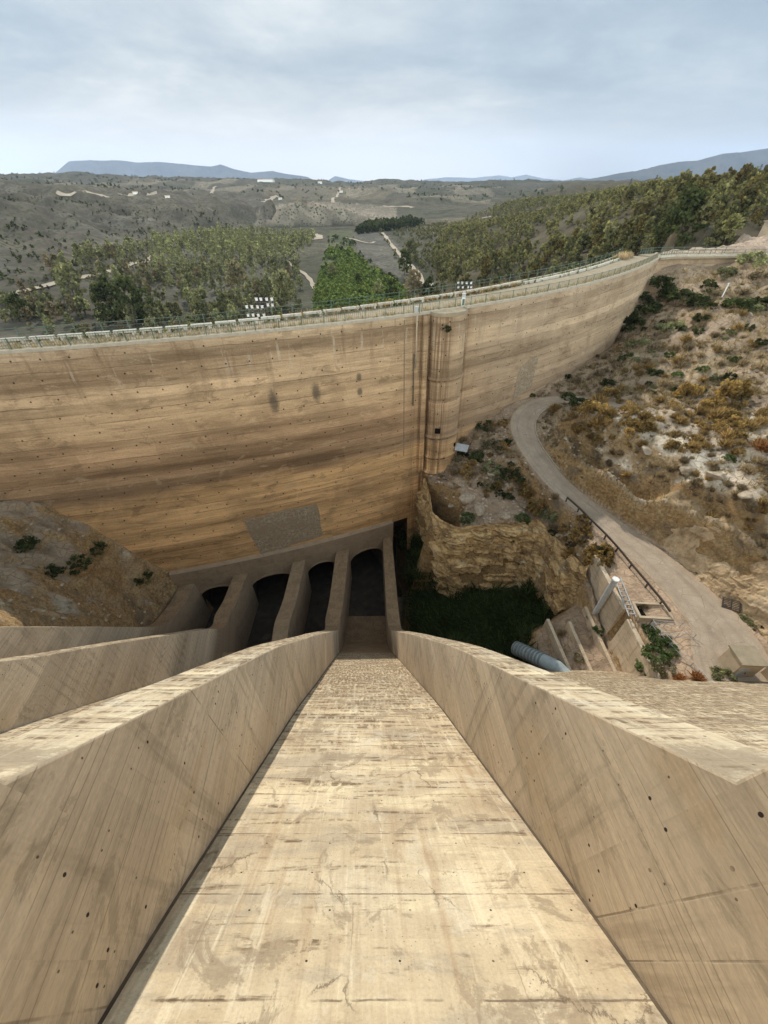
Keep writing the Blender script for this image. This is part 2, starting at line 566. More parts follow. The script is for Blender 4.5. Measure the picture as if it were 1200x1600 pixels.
def m_dam(N):
    uv = UV(N)
    u, v, _ = N.sep(uv)                  # u along the crest, v = metres below the crest
    wob = N.math('MULTIPLY', N.math('SUBTRACT', N.noise(N.map(uv, scale=(0.05, 0.12, 1)), 1.0, 4), 0.5), 4.5)
    vv = N.math('ADD', v, wob)
    c = N.ramp(N.math('DIVIDE', vv, 46.0), [(0.00, (0.46, 0.36, 0.25)), (0.035, (0.33, 0.24, 0.155)), (0.07, (0.44, 0.32, 0.205)), (0.12, (0.53, 0.385, 0.245)),
                                           (0.20, (0.58, 0.41, 0.25)), (0.26, (0.46, 0.31, 0.185)), (0.33, (0.39, 0.255, 0.15)),
                                           (0.395, (0.38, 0.255, 0.155)), (0.425, (0.64, 0.41, 0.21)), (0.65, (0.68, 0.43, 0.215)), (1.0, (0.60, 0.37, 0.18))])
    lay = N.noise(N.map(uv, scale=(0.022, 0.42, 1)), 1.0, 6, 0.62, 0.15)
    c = N.mix(0.9, c, N.ramp(lay, [(0.33, (0.50, 0.46, 0.43)), (0.48, (0.98, 0.97, 0.96)), (0.64, (1.32, 1.30, 1.28))]), 'MULTIPLY')
    lay2 = N.noise(N.map(uv, scale=(0.22, 3.0, 1), loc=(4, 2, 0)), 1.0, 6, 0.72, 0.25)
    c = N.mix(0.48, c, N.ramp(lay2, [(0.34, (0.60, 0.57, 0.54)), (0.5, (1, 1, 1)), (0.66, (1.28, 1.28, 1.28))]), 'MULTIPLY')
    # drips from the crest
    dr = N.noise(N.map(uv, scale=(0.55, 0.05, 1)), 1.0, 5, 0.65)
    topm = N.step(v, 9.0, 0.5)
    c = N.mix(N.math('MULTIPLY', N.math('MULTIPLY', N.step(dr, 0.52, 0.64), topm), 0.6), c, (0.20, 0.13, 0.085))
    dr2 = N.noise(N.map(uv, scale=(1.3, 0.10, 1), loc=(6, 1, 0)), 1.0, 4, 0.6)
    tm2 = N.math('MULTIPLY', N.step(v, 6.0, 2.5), N.step(v, 1.0, 2.0))
    c = N.mix(N.math('MULTIPLY', N.math('MULTIPLY', N.step(dr2, 0.59, 0.65), tm2), 0.55), c, (0.55, 0.47, 0.37))
    # grey calcite on the right-hand, upper part
    gr = N.math('MULTIPLY', N.step(u, 92, 112), N.step(v, 30, 14))
    c = N.mix(N.math('MULTIPLY', gr, 0.50), c, N.mix(lay, (0.32, 0.255, 0.19), (0.52, 0.435, 0.335)))
    pat = N.noise(uv, 0.13, 6, 0.62, 0.6)
    c = N.mix(N.math('MULTIPLY', N.step(pat, 0.50, 0.63), 0.35), c, (0.24, 0.16, 0.095))
    pat2 = N.noise(N.map(uv, scale=(0.5, 1.2, 1), loc=(3, 8, 0)), 0.5, 7, 0.72, 0.8)
    c = N.mix(N.math('MULTIPLY', N.step(pat2, 0.55, 0.62), 0.45), c, (0.19, 0.13, 0.08))
    c = N.mix(N.math('MULTIPLY', N.step(pat2, 0.43, 0.36), 0.35), c, (0.62, 0.47, 0.31))
    # rust-dark vertical runs beside the tower
    vr = N.noise(N.map(uv, scale=(1.6, 0.03, 1), loc=(1, 2, 0)), 1.0, 5, 0.65)
    nt = N.math('MULTIPLY', N.step(u, TOWER_A - 7.0, TOWER_A - 3.6), N.step(u, TOWER_A + 5.0, TOWER_A + 3.0))
    c = N.mix(N.math('MULTIPLY', N.math('MULTIPLY', N.step(vr, 0.42, 0.54), nt), 0.75), c, (0.17, 0.105, 0.06))
    pv_ = cell(N, N.math('ADD', u, wob), v, 8.1, 2.44)
    c = N.mix(0.5, c, N.ramp(pv_, [(0.0, (0.82, 0.81, 0.80)), (1.0, (1.16, 1.15, 1.14))]), 'MULTIPLY')
    lay3 = N.noise(N.map(uv, scale=(0.6, 7.5, 1), loc=(1, 2, 0)), 1.0, 5, 0.72, 0.3)
    c = N.mix(N.math('MULTIPLY', N.step(lay3, 0.57, 0.66), 0.35), c, (0.17, 0.115, 0.07))
    # lift lines
    jt = N.math('MULTIPLY', N.math('SUBTRACT', N.noise(N.map(uv, scale=(0.3, 1, 1)), 1.0, 4), 0.5), 0.5)
    ln = N.math('MULTIPLY', line(N, v, 1.22, 0.06, jt), N.step(N.noise(N.map(uv, scale=(0.12, 0.9, 1)), 1.0, 3), 0.42, 0.62))
    bandv = cell(N, 0.0, N.math('ADD', v, N.math('MULTIPLY', jt, 0.5)), 1.0, 1.22)
    c = N.mix(0.75, c, N.ramp(bandv, [(0.0, (0.80, 0.785, 0.77)), (1.0, (1.17, 1.16, 1.15))]), 'MULTIPLY')
    c = N.mix(N.math('MULTIPLY', ln, 0.7), c, (0.14, 0.09, 0.055))
    # two soot-dark blotches
    for cu, cv, ru, rv in DAM_STAINS:
        e = N.math('SQRT', N.math('ADD', N.math('POWER', N.math('DIVIDE', N.math('SUBTRACT', u, cu), ru), 2.0),
                                  N.math('POWER', N.math('DIVIDE', N.math('SUBTRACT', v, cv), rv), 2.0)))
        e = N.math('ADD', e, N.math('MULTIPLY', N.math('SUBTRACT', N.noise(uv, 2.2, 4, 0.7), 0.5), 0.9))
        c = N.mix(N.math('MULTIPLY', N.step(e, 1.15, 0.35), 0.75), c, (0.085, 0.07, 0.055))
    dd = N.math('MULTIPLY', dots(N, u, v, 2.7, 2.15, 0.12), N.step(N.noise(uv, 0.35, 1), 0.36, 0.46))
    c = N.mix(N.math('MULTIPLY', dd, 0.9), c, (0.04, 0.028, 0.02))
    fine = N.noise(uv, 5.0, 6, 0.75)
    c = N.mix(0.5, c, N.ramp(fine, [(0.3, 0.60), (0.7, 1.28)]), 'MULTIPLY')
    h = N.math('ADD', N.math('MULTIPLY', fine, 0.4), N.math('ADD', N.math('MULTIPLY', lay2, 0.5), N.math('MULTIPLY', ln, -0.6)))
    c = N.mix(1.0, c, (1.02, 1.0, 0.955), 'MULTIPLY')
    return c, N.bump(h, 0.5, 0.08)


def plain(base, var=0.25, scale=6.0, warm=None, bump=0.2):
    def f(N):
        ob = OB(N)
        n = N.noise(ob, scale, 5, 0.65)
        lo = tuple(x * (1 - var) for x in base); hi = tuple(x * (1 + var) for x in base)
        c = N.ramp(n, [(0.3, lo), (0.7, hi)])
        if warm:
            c = N.mix(N.math('MULTIPLY', N.step(N.noise(ob, scale * 0.35, 5, 0.7, 0.4), 0.52, 0.68), 0.7), c, warm)
        return c, N.bump(n, bump, 0.03)
    return f


def m_ground(N):
    ob = OB(N)
    at_ = N.n('ShaderNodeAttribute', attribute_name='tint').outputs['Color']
    nz = N.sep(N.n('ShaderNodeNewGeometry').outputs['Normal'])[2]
    steep = N.step(nz, 0.80, 0.45)
    x, y, z = N.sep(ob)
    n1 = N.noise(ob, 0.55, 7, 0.7)
    n2 = N.noise(ob, 0.06, 6, 0.65)
    n3 = N.noise(ob, 3.0, 6, 0.75)
    c = N.mix(0.85, at_, N.ramp(n1, [(0.3, (0.55, 0.53, 0.5)), (0.5, (1, 1, 1)), (0.72, (1.4, 1.38, 1.34))]), 'MULTIPLY')
    c = N.mix(0.7, c, N.ramp(n2, [(0.32, (0.68, 0.68, 0.66)), (0.66, (1.25, 1.24, 1.22))]), 'MULTIPLY')
    strata = N.noise(N.map(ob, scale=(0.30, 0.30, 0.75)), 1.0, 8, 0.74, 0.8)
    rock = N.ramp(strata, [(0.3, (0.17, 0.105, 0.05)), (0.45, (0.33, 0.20, 0.085)), (0.55, (0.40, 0.265, 0.125)), (0.7, (0.42, 0.31, 0.18))])
    rock = N.mix(0.8, rock, N.ramp(n3, [(0.28, 0.5), (0.7, 1.3)]), 'MULTIPLY')
    rock = N.mix(N.step(N.noise(ob, 0.25, 5, 0.65), 0.5, 0.68), rock, (0.17, 0.13, 0.085))
    near = N.step(y, 150, 90)
    c = N.mix(N.math('MULTIPLY', N.math('MULTIPLY', steep, near), 0.9), c, rock)
    c = N.mix(0.6, c, N.ramp(n3, [(0.3, 0.66), (0.7, 1.3)]), 'MULTIPLY')
    cr = N.vor(N.comb(N.math('ADD', x, N.math('MULTIPLY', n1, 1.5)), y, N.math('MULTIPLY', z, 1.5)), 0.9, 'DISTANCE_TO_EDGE')
    c = N.mix(N.math('MULTIPLY', N.step(cr, 0.07, 0.0), N.math('MULTIPLY', N.step(n1, 0.42, 0.58), 0.55)), c, (0.08, 0.06, 0.04))
    h = N.math('ADD', N.math('MULTIPLY', n1, 1.0), N.math('MULTIPLY', n3, 0.35))
    return c, N.bump(h, 1.0, 0.45)


def m_rock(N):
    ob = OB(N)
    x, y, z = N.sep(ob)
    n1 = N.noise(ob, 0.35, 8, 0.72, 0.6)
    n2 = N.noise(ob, 2.2, 7, 0.75, 0.3)
    c = N.ramp(n1, [(0.36, (0.36, 0.24, 0.125)), (0.46, (0.56, 0.38, 0.185)), (0.54, (0.68, 0.46, 0.22)), (0.62, (0.66, 0.51, 0.31)), (0.70, (0.70, 0.58, 0.41))])
    led = N.noise(N.map(ob, scale=(0.10, 0.10, 0.8)), 1.0, 6, 0.75, 1.2)
    c = N.mix(N.math('MULTIPLY', N.step(led, 0.53, 0.62), 0.6), c, (0.17, 0.12, 0.075))
    c = N.mix(0.85, c, N.ramp(n2, [(0.32, (0.50, 0.48, 0.45)), (0.5, (1, 1, 1)), (0.66, (1.3, 1.28, 1.25))]), 'MULTIPLY')
    cr = N.vor(N.comb(N.math('MULTIPLY', N.math('ADD', x, N.math('MULTIPLY', n1, 4.0)), 0.35), N.math('MULTIPLY', N.math('ADD', y, N.math('MULTIPLY', n2, 1.5)), 0.35), N.math('MULTIPLY', N.math('ADD', z, N.math('MULTIPLY', n1, 1.2)), 1.3)), 0.75, 'DISTANCE_TO_EDGE')
    c = N.mix(N.math('MULTIPLY', N.math('MULTIPLY', N.step(cr, 0.035, 0.0), N.step(n2, 0.42, 0.56)), 0.6), c, (0.07, 0.05, 0.03))
    h = N.math('ADD', N.math('MULTIPLY', n2, 0.8), N.math('MULTIPLY', N.step(cr, 0.0, 0.06), 0.35))
    return c, N.bump(h, 1.0, 0.3)


def m_bank(N):
    ob = OB(N)
    n1 = N.noise(ob, 0.4, 7, 0.7, 0.4)
    n2 = N.noise(N.map(ob, scale=(1, 1, 0.35)), 2.2, 7, 0.75, 0.3)
    c = N.ramp(n1, [(0.36, (0.34, 0.24, 0.14)), (0.5, (0.48, 0.345, 0.205)), (0.64, (0.56, 0.43, 0.28))])
    c = N.mix(0.85, c, N.ramp(n2, [(0.34, (0.52, 0.50, 0.47)), (0.5, (1, 1, 1)), (0.66, (1.22, 1.2, 1.18))]), 'MULTIPLY')
    return c, N.bump(n2, 0.9, 0.2)


def m_far(N):
    ob = OB(N)
    at_ = N.n('ShaderNodeAttribute', attribute_name='tint').outputs['Color']
    n2 = N.noise(ob, 0.05, 8, 0.72)
    n3 = N.noise(ob, 0.008, 6, 0.6)
    n4 = N.vor(ob, 0.24)
    c = N.mix(0.9, at_, N.ramp(n2, [(0.32, (0.48, 0.48, 0.46)), (0.5, (1, 1, 1)), (0.7, (1.5, 1.47, 1.4))]), 'MULTIPLY')
    c = N.mix(0.7, c, N.ramp(n3, [(0.35, (0.7, 0.7, 0.7)), (0.65, (1.25, 1.23, 1.2))]), 'MULTIPLY')
    c = N.mix(N.math('MULTIPLY', N.step(n4, 0.48, 0.26), N.step(n2, 0.40, 0.52)), c, (0.07, 0.075, 0.045))
    return c, N.bump(n2, 1.0, 2.0)


def m_leaf(base, var, dry=None):
    def f(N):
        oi = N.n('ShaderNodeObjectInfo').outputs['Random']
        at_ = N.n('ShaderNodeAttribute', attribute_name='tint').outputs['Color']
        ri = N.n('ShaderNodeNewGeometry').outputs['Random Per Island']
        a = N.mix(oi, tuple(b * (1 - var) for b in base), tuple(b * (1 + var) for b in base))
        if dry: a = N.mix(N.step(N.math('FRACT', N.math('MULTIPLY', oi, 7.31)), 0.58, 0.95), a, dry)
        a = N.mix(0.8, a, N.ramp(ri, [(0.0, (0.6, 0.62, 0.6)), (0.6, (1, 1, 1)), (1.0, (1.5, 1.45, 1.2))]), 'MULTIPLY')
        return N.mix(1.0, a, at_, 'MULTIPLY')
    return f


DAM_STAINS = []      # filled below, before the material is made
MAT = {}
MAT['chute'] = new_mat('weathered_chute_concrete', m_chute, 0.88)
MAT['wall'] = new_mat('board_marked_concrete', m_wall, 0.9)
MAT['ground'] = new_mat('rocky_ground', m_ground, 0.95, 0.1)
MAT['rock'] = new_mat('ochre_rock', m_rock, 0.95, 0.05)
MAT['bank'] = new_mat('tan_earth', m_bank, 0.95, 0.05)
MAT['far'] = new_mat('far_scrubland', m_far, 0.95, 0.05)
MAT['pine'] = new_leaf('pine_needles', m_leaf((0.165, 0.162, 0.08), 0.38, (0.14, 0.115, 0.05)))
MAT['broad'] = new_leaf('olive_leaves', m_leaf((0.22, 0.225, 0.125), 0.36, (0.22, 0.18, 0.12)))
MAT['bush'] = new_leaf('dark_bush_leaves', m_leaf((0.068, 0.082, 0.036), 0.35))
MAT['dry'] = new_leaf('dry_scrub_stems', m_leaf((0.36, 0.25, 0.125), 0.3))
MAT['straw'] = new_leaf('straw_grass', m_leaf((0.34, 0.27, 0.16), 0.2))
MAT['reed'] = new_leaf('reed_leaves', m_leaf((0.075, 0.10, 0.036), 0.35))
MAT['bark'] = new_mat('tree_bark', plain((0.12, 0.09, 0.065), 0.3, 5), 0.95)
MAT['deck'] = new_mat('crest_paving', plain((0.31, 0.255, 0.175), 0.18, 1.2, (0.36, 0.30, 0.20)), 0.95)
MAT['kerb'] = new_mat('pale_kerb_concrete', plain((0.42, 0.37, 0.29), 0.15, 2.0, (0.40, 0.35, 0.27)), 0.9)
MAT['block'] = new_mat('whitened_concrete', plain((0.52, 0.48, 0.40), 0.15, 1.5, (0.45, 0.41, 0.33)), 0.9)
MAT['green'] = new_mat('green_paint', plain((0.095, 0.145, 0.105), 0.25, 2.0, (0.16, 0.15, 0.10), 0.05), 0.6, 0.4)
MAT['bars'] = new_mat('pale_railing_bars', plain((0.20, 0.18, 0.12), 0.2, 1.0, (0.17, 0.13, 0.08), 0.05), 0.6, 0.4)
MAT['steel'] = new_mat('galvanised_steel', plain((0.42, 0.43, 0.43), 0.2, 2.0, None, 0.05), 0.45, 0.5)
MAT['dark'] = new_mat('dark_metal', plain((0.035, 0.036, 0.038), 0.3, 4.0, (0.07, 0.05, 0.035), 0.05), 0.6, 0.4)
MAT['rust'] = new_mat('rusty_rail', plain((0.085, 0.068, 0.052), 0.3, 5.0, (0.13, 0.085, 0.05), 0.1), 0.8, 0.3)
MAT['white'] = new_mat('white_paint', plain((0.78, 0.77, 0.73), 0.06, 3.0, None, 0.05), 0.6, 0.4)
MAT['pipe'] = new_mat('pale_blue_pipe_paint', plain((0.34, 0.40, 0.41), 0.14, 2.0, (0.24, 0.27, 0.26), 0.05), 0.55, 0.4)
MAT['glass'] = new_mat('lamp_glass', plain((0.70, 0.72, 0.72), 0.05, 3.0, None, 0.02), 0.25, 0.5)
MAT['stone'] = new_mat('broken_rock', plain((0.36, 0.29, 0.21), 0.35, 2.2, (0.22, 0.17, 0.11), 0.5), 0.95)
MAT['hut'] = new_mat('rendered_wall', plain((0.46, 0.37, 0.26), 0.12, 1.6, (0.36, 0.28, 0.19)), 0.9)
MAT['hole_shade'] = new_mat('opening_shade_black', plain((0.012, 0.010, 0.009), 0.2, 3.0), 1.0, 0.0)  # near-black colour stands in for the shade inside openings


def m_road(N):
    ob = OB(N)
    uv = UV(N)
    u, v, _ = N.sep(uv)           # u across (-1..1), v along in metres
    n1 = N.noise(ob, 0.5, 6, 0.65)
    n2 = N.noise(ob, 7.0, 5, 0.7)
    c = N.ramp(n1, [(0.3, (0.30, 0.235, 0.17)), (0.5, (0.38, 0.30, 0.22)), (0.72, (0.45, 0.365, 0.275))])
    au = N.math('ABSOLUTE', u)
    e = N.math('ADD', au, N.math('MULTIPLY', N.math('SUBTRACT', N.noise(ob, 0.8, 5, 0.7), 0.5), 0.9))
    c = N.mix(N.step(e, 0.80, 1.15), c, (0.43, 0.31, 0.21))
    pale = N.noise(N.map(ob, loc=(9, 2, 0)), 1.1, 5, 0.7)
    c = N.mix(N.math('MULTIPLY', N.step(pale, 0.60, 0.70), 0.5), c, (0.46, 0.42, 0.35))
    wheel = N.step(N.math('ABSOLUTE', N.math('SUBTRACT', au, 0.42)), 0.16, 0.02)
    c = N.mix(N.math('MULTIPLY', wheel, 0.18), c, (0.17, 0.14, 0.115))
    ck = N.vor(N.map(ob, scale=(0.6, 0.6, 0.6)), 1.0, 'DISTANCE_TO_EDGE')
    c = N.mix(N.math('MULTIPLY', N.math('MULTIPLY', N.step(ck, 0.02, 0.004), N.step(n1, 0.46, 0.56)), 0.6), c, (0.16, 0.125, 0.095))
    tr = N.noise(N.map(uv, scale=(2.2, 0.10, 1)), 1.0, 5, 0.65, 0.2)
    c = N.mix(N.math('MULTIPLY', N.step(tr, 0.52, 0.64), 0.4), c, (0.25, 0.195, 0.145))
    c = N.mix(0.6, c, N.ramp(n2, [(0.3, 0.75), (0.7, 1.2)]), 'MULTIPLY')
    return c, N.bump(n2, 0.3, 0.02)


MAT['road'] = new_mat('worn_road_surface', m_road, 0.95, 0.1)
MAT['track'] = new_mat('pale_dirt_track', plain((0.40, 0.335, 0.255), 0.2, 0.05), 0.95, 0.05)

# ------------------------------------------------------------------ the old dam: plan curve
CREST = -13.0
_px = [-75, -57, -39, -21.4, -5, 3.4, 11, 26, 40, 52.8, 62.7]
_py = [33.0, 36.2, 40.4, 45.4, 51.4, 55.0, 58.6, 68.0, 80.0, 93.0, 104.0]
_cf = np.polyfit(_px, _py, 4)
_xs = np.linspace(-85, 63.0, 600)
_ys = np.polyval(_cf, _xs)
_arc = np.concatenate([[0], np.cumsum(np.hypot(np.diff(_xs), np.diff(_ys)))])
ARC = _arc[-1]


def C(a):
    return np.array((np.interp(a, _arc, _xs), np.interp(a, _arc, _ys)))


def nrm(a):
    d = C(min(a + 0.5, ARC)) - C(max(a - 0.5, 0))
    d /= np.hypot(*d)
    return np.array((d[1], -d[0]))            # towards the camera (upstream)


def batter(d):
    return 0.062 * d


def face(a, d, off=0.0):
    p = C(a) + nrm(a) * (batter(d) + off)
    return (p[0], p[1], CREST - d)


def crest_k(a):
    """the crest road is narrow on the left and widens to the right"""
    return np.interp(C(a)[0], [-85, -39, -21, 3, 27, 63], [0.36, 0.38, 0.45, 0.76, 1.0, 1.0])


def arc_at_x(x): return float(np.interp(x, _xs, _arc))


def face_hit(u, v):
    """arc length and depth where the line of sight (u, v) meets the face"""
    best = None
    for a in np.linspace(0, ARC, 700):
        n = nrm(a); c = C(a)
        d = ray(u, v)
        # solve (d.xy t - c - n*0.062*(CREST - d.z t)).n = 0
        k = d[0] * n[0] + d[1] * n[1] + 0.062 * d[2]
        t = (c @ n + 0.062 * CREST) / k
        p = d * t
        dep = CREST - p[2]
        q = c + n * batter(dep)
        e = math.hypot(p[0] - q[0], p[1] - q[1])
        if best is None or e < best[0]: best = (e, a, dep)
    return best[1], best[2]


for (u_, v_, ru, rv) in ((427, 628, 0.75, 2.0), (495, 613, 0.7, 1.5), (560, 590, 0.45, 0.7), (562, 612, 0.5, 0.7)):
    a_, d_ = face_hit(u_, v_)
    DAM_STAINS.append((a_, d_, ru, rv))
TOWER_A = face_hit(697, 520)[0]
MAT['dam'] = new_mat('old_dam_concrete', m_dam, 0.92, 0.1)

# ------------------------------------------------------------------ spillway profile
SH = 0.085                         # the chutes run slightly left of straight ahead
_fy = [-9, -6, -3, -0.43, 3.35, 7.1, 14.5, 28.7, 33.0, 36.5, 40, 90]
_fz = [-0.9, -1.6, -3.9, -6.65, -11.85, -17.0, -28.2, -50.2, -55.6, -57.5, -58, -58]


def F(y):
    y = np.asarray(y, float)
    s = 0
    for d, w in ((-1.2, 1), (-0.6, 2), (0, 3), (0.6, 2), (1.2, 1)):
        s = s + w * np.interp(y + d, _fy, _fz)
    return s / 9


def Tp(y):
    """top of the dividing walls: parallel to the chute, then level over the basin"""
    y = np.asarray(y, float)
    a = F(y) + 4.8
    b = np.interp(y, [0, 26, 31, 36, 60], [-40, -45.0, -47.6, -49.0, -49.8])
    k = 1.2
    m = np.maximum(a, b)
    return m + 0.5 * np.exp(-np.abs(a - b) / k)


# ------------------------------------------------------------------ terrain
def dam_pt(x, off, z):
    a = arc_at_x(x); p = C(a) + nrm(a) * off
    return (p[0], p[1], z)


TP = []       # terrain control points
TE = []       # break lines (index pairs)


def tp(*pts):
    k = len(TP)
    TP.extend([tuple(map(float, p)) for p in pts])
    return list(range(k, k + len(pts)))


def tline(*pts):
    ix = tp(*pts)
    TE.extend(zip(ix[:-1], ix[1:]))


# toe of the old dam, upstream side (just inside its body)
tline(dam_pt(-84, -1, -27), dam_pt(-60, -1, -29), (-47.5, 37.2, -31.5), (-44, 38.3, -32.5), (-40, 39.5, -37.5), (-36, 40.5, -43), (-33.5, 41.2, -47), (-31, 42.5, -64),
      (-15, 48, -64), (2, 55, -64), (5.2, 55.6, -54), (7.2, 57, -42), (9.3, 58.4, -36.5), (14, 61, -33), (22.5, 66.3, -30.3), (29, 72.5, -29.6), (40, 81, -29.2), (50, 91, -28.4), (55, 97, -23), (59.5, 102, -17.5), (64, 106.6, -15.6), (82, 109, -14.6), (100, 111.5, -13.5))
# toe downstream side
tline(dam_pt(-84, -10, -46), dam_pt(-50, -10, -54), dam_pt(-20, -10, -56), dam_pt(5, -10, -57), dam_pt(25, -10, -54), dam_pt(40, -10, -44), dam_pt(52, -10, -30), dam_pt(60, -9, -15.5), (68, 115, -13.6), (84, 116, -12.4), (100, 118, -12.4))
# left abutment rock above the left wall
tp((-84, 10, -15), (-60, 8, -16), (-31.2, 5, -11), (-31, 16.3, -26), (-32.5, 24, -37.5), (-33.2, 30, -46), (-33.5, 36, -49.5), (-29.5, 41, -63), (-29.5, 28, -62), (-29.5, 16, -32), (-29, 5, -16), (-29, -12, -4))
tp(at(60, 850, -34), at(140, 870, -37.5), at(100, 920, -36), at(200, 900, -43), at(235, 930, -47), at(20, 930, -32.5), at(40, 820, -31.8))
tp((-31, -12, 1), (-90, -15, -5))
# under the spillway
tp((-24, 5, -19), (0, 5, -19), (5.2, 5, -19), (-15, 25, -64), (0, 30, -64), (-20, 40, -64), (3.9, 30, -64), (3.9, 45, -64), (3.9, 20, -46), (0, -12, -8), (6, -12, -8), (60, -12, -12), (95, -12, -12))
# pit with dark growth beside the basin
tline(at(640, 860, -56), (8.6, 47.5, -55), at(686, 935, -54), at(722, 940, -52), at(758, 932, -50.5), at(809, 910, -48), at(832, 944, -47), at(863, 967, -45.5))
tp((4.6, 50, -56), (4.6, 42, -56), (4.6, 33, -56), at(700, 1000, -52), at(800, 1000, -49), (16, 22, -48), (5.0, 20, -46), (10, 20, -46))
# top rim of the cliff
tline((7.2, 52.5, -38.2), at(676, 800, -38.2), at(690, 812, -38.2), at(719, 824, -38.5), at(760, 818, -38), at(801, 819, -38), at(840, 811, -37.5), at(883, 853, -37.3), at(915, 885, -36.8), (25.6, 31.5, -36.2))
tp(at(700, 760, -36.6), at(730, 780, -37), at(760, 720, -34.5), at(745, 690, -33.6), at(820, 770, -36.2), at(860, 800, -36.2), at(790, 660, -31.5))
# lower terrace with the small channels, retaining wall line
tline((25.7, 32.5, -39), (25.8, 19, -41), (25.8, 12, -44))
tp(at(900, 945, -40.5), (24, 30, -40), (19.5, 27.5, -43.5), (20, 20, -43), (22, 24, -41), (19.5, 14, -44))
tline((26.5, 33.5, -35.2), (26.5, 19, -35.0), (26.5, 12, -35))
# access road and yard
ROAD = [at(985, 640, -27.5), at(925, 626, -28.6), at(880, 624, -29.3), at(850, 628, -29.9), at(826, 640, -30.4), at(814, 660, -31), at(822, 690, -31.8), at(848, 728, -32.6), at(878, 762, -33.2),
        at(925, 800, -33.7), at(975, 838, -34), at(1028, 880, -34), at(1085, 935, -34), at(1140, 995, -34), (32.0, 17.5, -34), (32.4, 13, -34), (32.5, 8, -34)]
RW = [1.7, 1.7, 1.75, 1.85, 1.95, 2.0, 1.85, 1.8, 1.8, 1.9, 2.1, 2.3, 2.6, 3.0, 3.4, 3.8, 3.8]
for p in ROAD[3:]: tp(p)
tp((30, 12, -34.3), (36, 12, -34), (28, 24, -34.6), (27.5, 32, -34.6))
# bank right of the road
tline(at(862, 668, -30.6), at(880, 715, -32.4), at(910, 752, -33.3), at(965, 795, -34), at(1040, 855, -34), at(1100, 908, -34), at(1180, 978, -34), (38.6, 16, -34), (38.6, 6, -34))
tline(*[tuple(np.array(q) + (0.9, 0.3, -0.3)) for q in (at(878, 672, -28.2), at(905, 705, -28.2), at(960, 735, -28.0), at(1030, 770, -28.0), at(1100, 806, -28.2), at(1200, 858, -28.0), np.array((42.5, 17, -28)), np.array((42.5, 4, -28)))])
tp(at(893, 650, -28.0), at(920, 648, -26.6), at(950, 650, -25.8), at(1010, 650, -25.4), at(1080, 665, -24.6), at(1190, 690, -23), at(1100, 740, -26), at(1190, 790, -25.6), at(1010, 700, -26.8))
tp(at(950, 612, -28.4), at(1020, 612, -27), at(1100, 610, -25), at(1190, 600, -22.5), at(880, 600, -29.6), at(930, 560, -28.6), at(1000, 550, -25), at(1100, 540, -22.4), at(1190, 540, -20.6))
tp(at(1000, 500, -24), at(1060, 470, -19.5), at(1120, 480, -18.8), at(1190, 470, -17.6), at(1060, 440, -17), at(1120, 430, -15.6), at(1190, 420, -14.0))
tp((70, 60, -17.5), (70, 30, -20.5), (95, 60, -16.5), (95, 20, -18), (112, 100, -13))
# platform at the right end of the crest
tp(at(1150, 388, -12.2), at(1200, 385, -11.6), at(1190, 372, -10.8), (120, 125, -11.5))
# ---- downstream country
tp((-300, 60, -40), (-120, 70, -52), (0, 110, -56), (60, 150, -50), (90, 150, -24), (110, 140, -13), (150, 128, -11))
tp(at(200, 480, -52), at(60, 480, -48), at(400, 470, -54), at(540, 440, -55), at(640, 450, -55), at(700, 440, -54), at(300, 420, -52), at(450, 390, -54), at(560, 375, -55), at(640, 380, -55))
tp(at(0, 460, -44), at(100, 400, -43), at(0, 400, -34), at(200, 370, -44), at(300, 365, -48), at(380, 362, -51))
tp((-700, 640, -9), (-700, 900, -6), at(0, 330, -22), at(100, 325, -24), at(200, 332, -29), at(300, 345, -37), at(0, 306, -13.5), at(60, 305, -13.5), at(150, 312, -19), at(250, 325, -28), at(330, 342, -40))
tp(at(400, 356, -53), at(500, 354, -54), at(620, 352, -54), at(720, 350, -53))
tline(at(405, 346, -52), at(440, 350, -52), at(500, 349, -52), at(560, 346, -52), at(610, 341, -51))
tline(aty(398, 334, 800), aty(425, 324, 800), aty(470, 317, 800), aty(520, 316, 810), aty(570, 321, 830), aty(620, 325, 860))
tp((-300, 1100, -30), (-100, 1200, -27), (100, 1250, -32), (250, 1150, -36), (-500, 1300, -28))
# right wooded hill
tp(at(720, 430, -50), at(800, 400, -44), at(760, 410, -47), at(860, 390, -35), at(940, 385, -25), at(1000, 385, -19), at(1040, 375, -15.5), aty(1060, 352, 150), aty(1120, 345, 165), aty(1200, 340, 165))
tp(at(700, 365, -51), at(760, 337, -41), at(820, 340, -33), at(900, 330, -21), at(960, 318, -11.5), at(1000, 310, -7), at(1100, 300, -3))
tp((292, 846, -18), aty(1000, 299, 620), aty(1060, 290, 520), aty(1120, 289, 480), aty(1200, 288, 440), (600, 420, 4), (700, 900, 10), (450, 1200, -5), (500, 150, 4), (260, 120, 0))
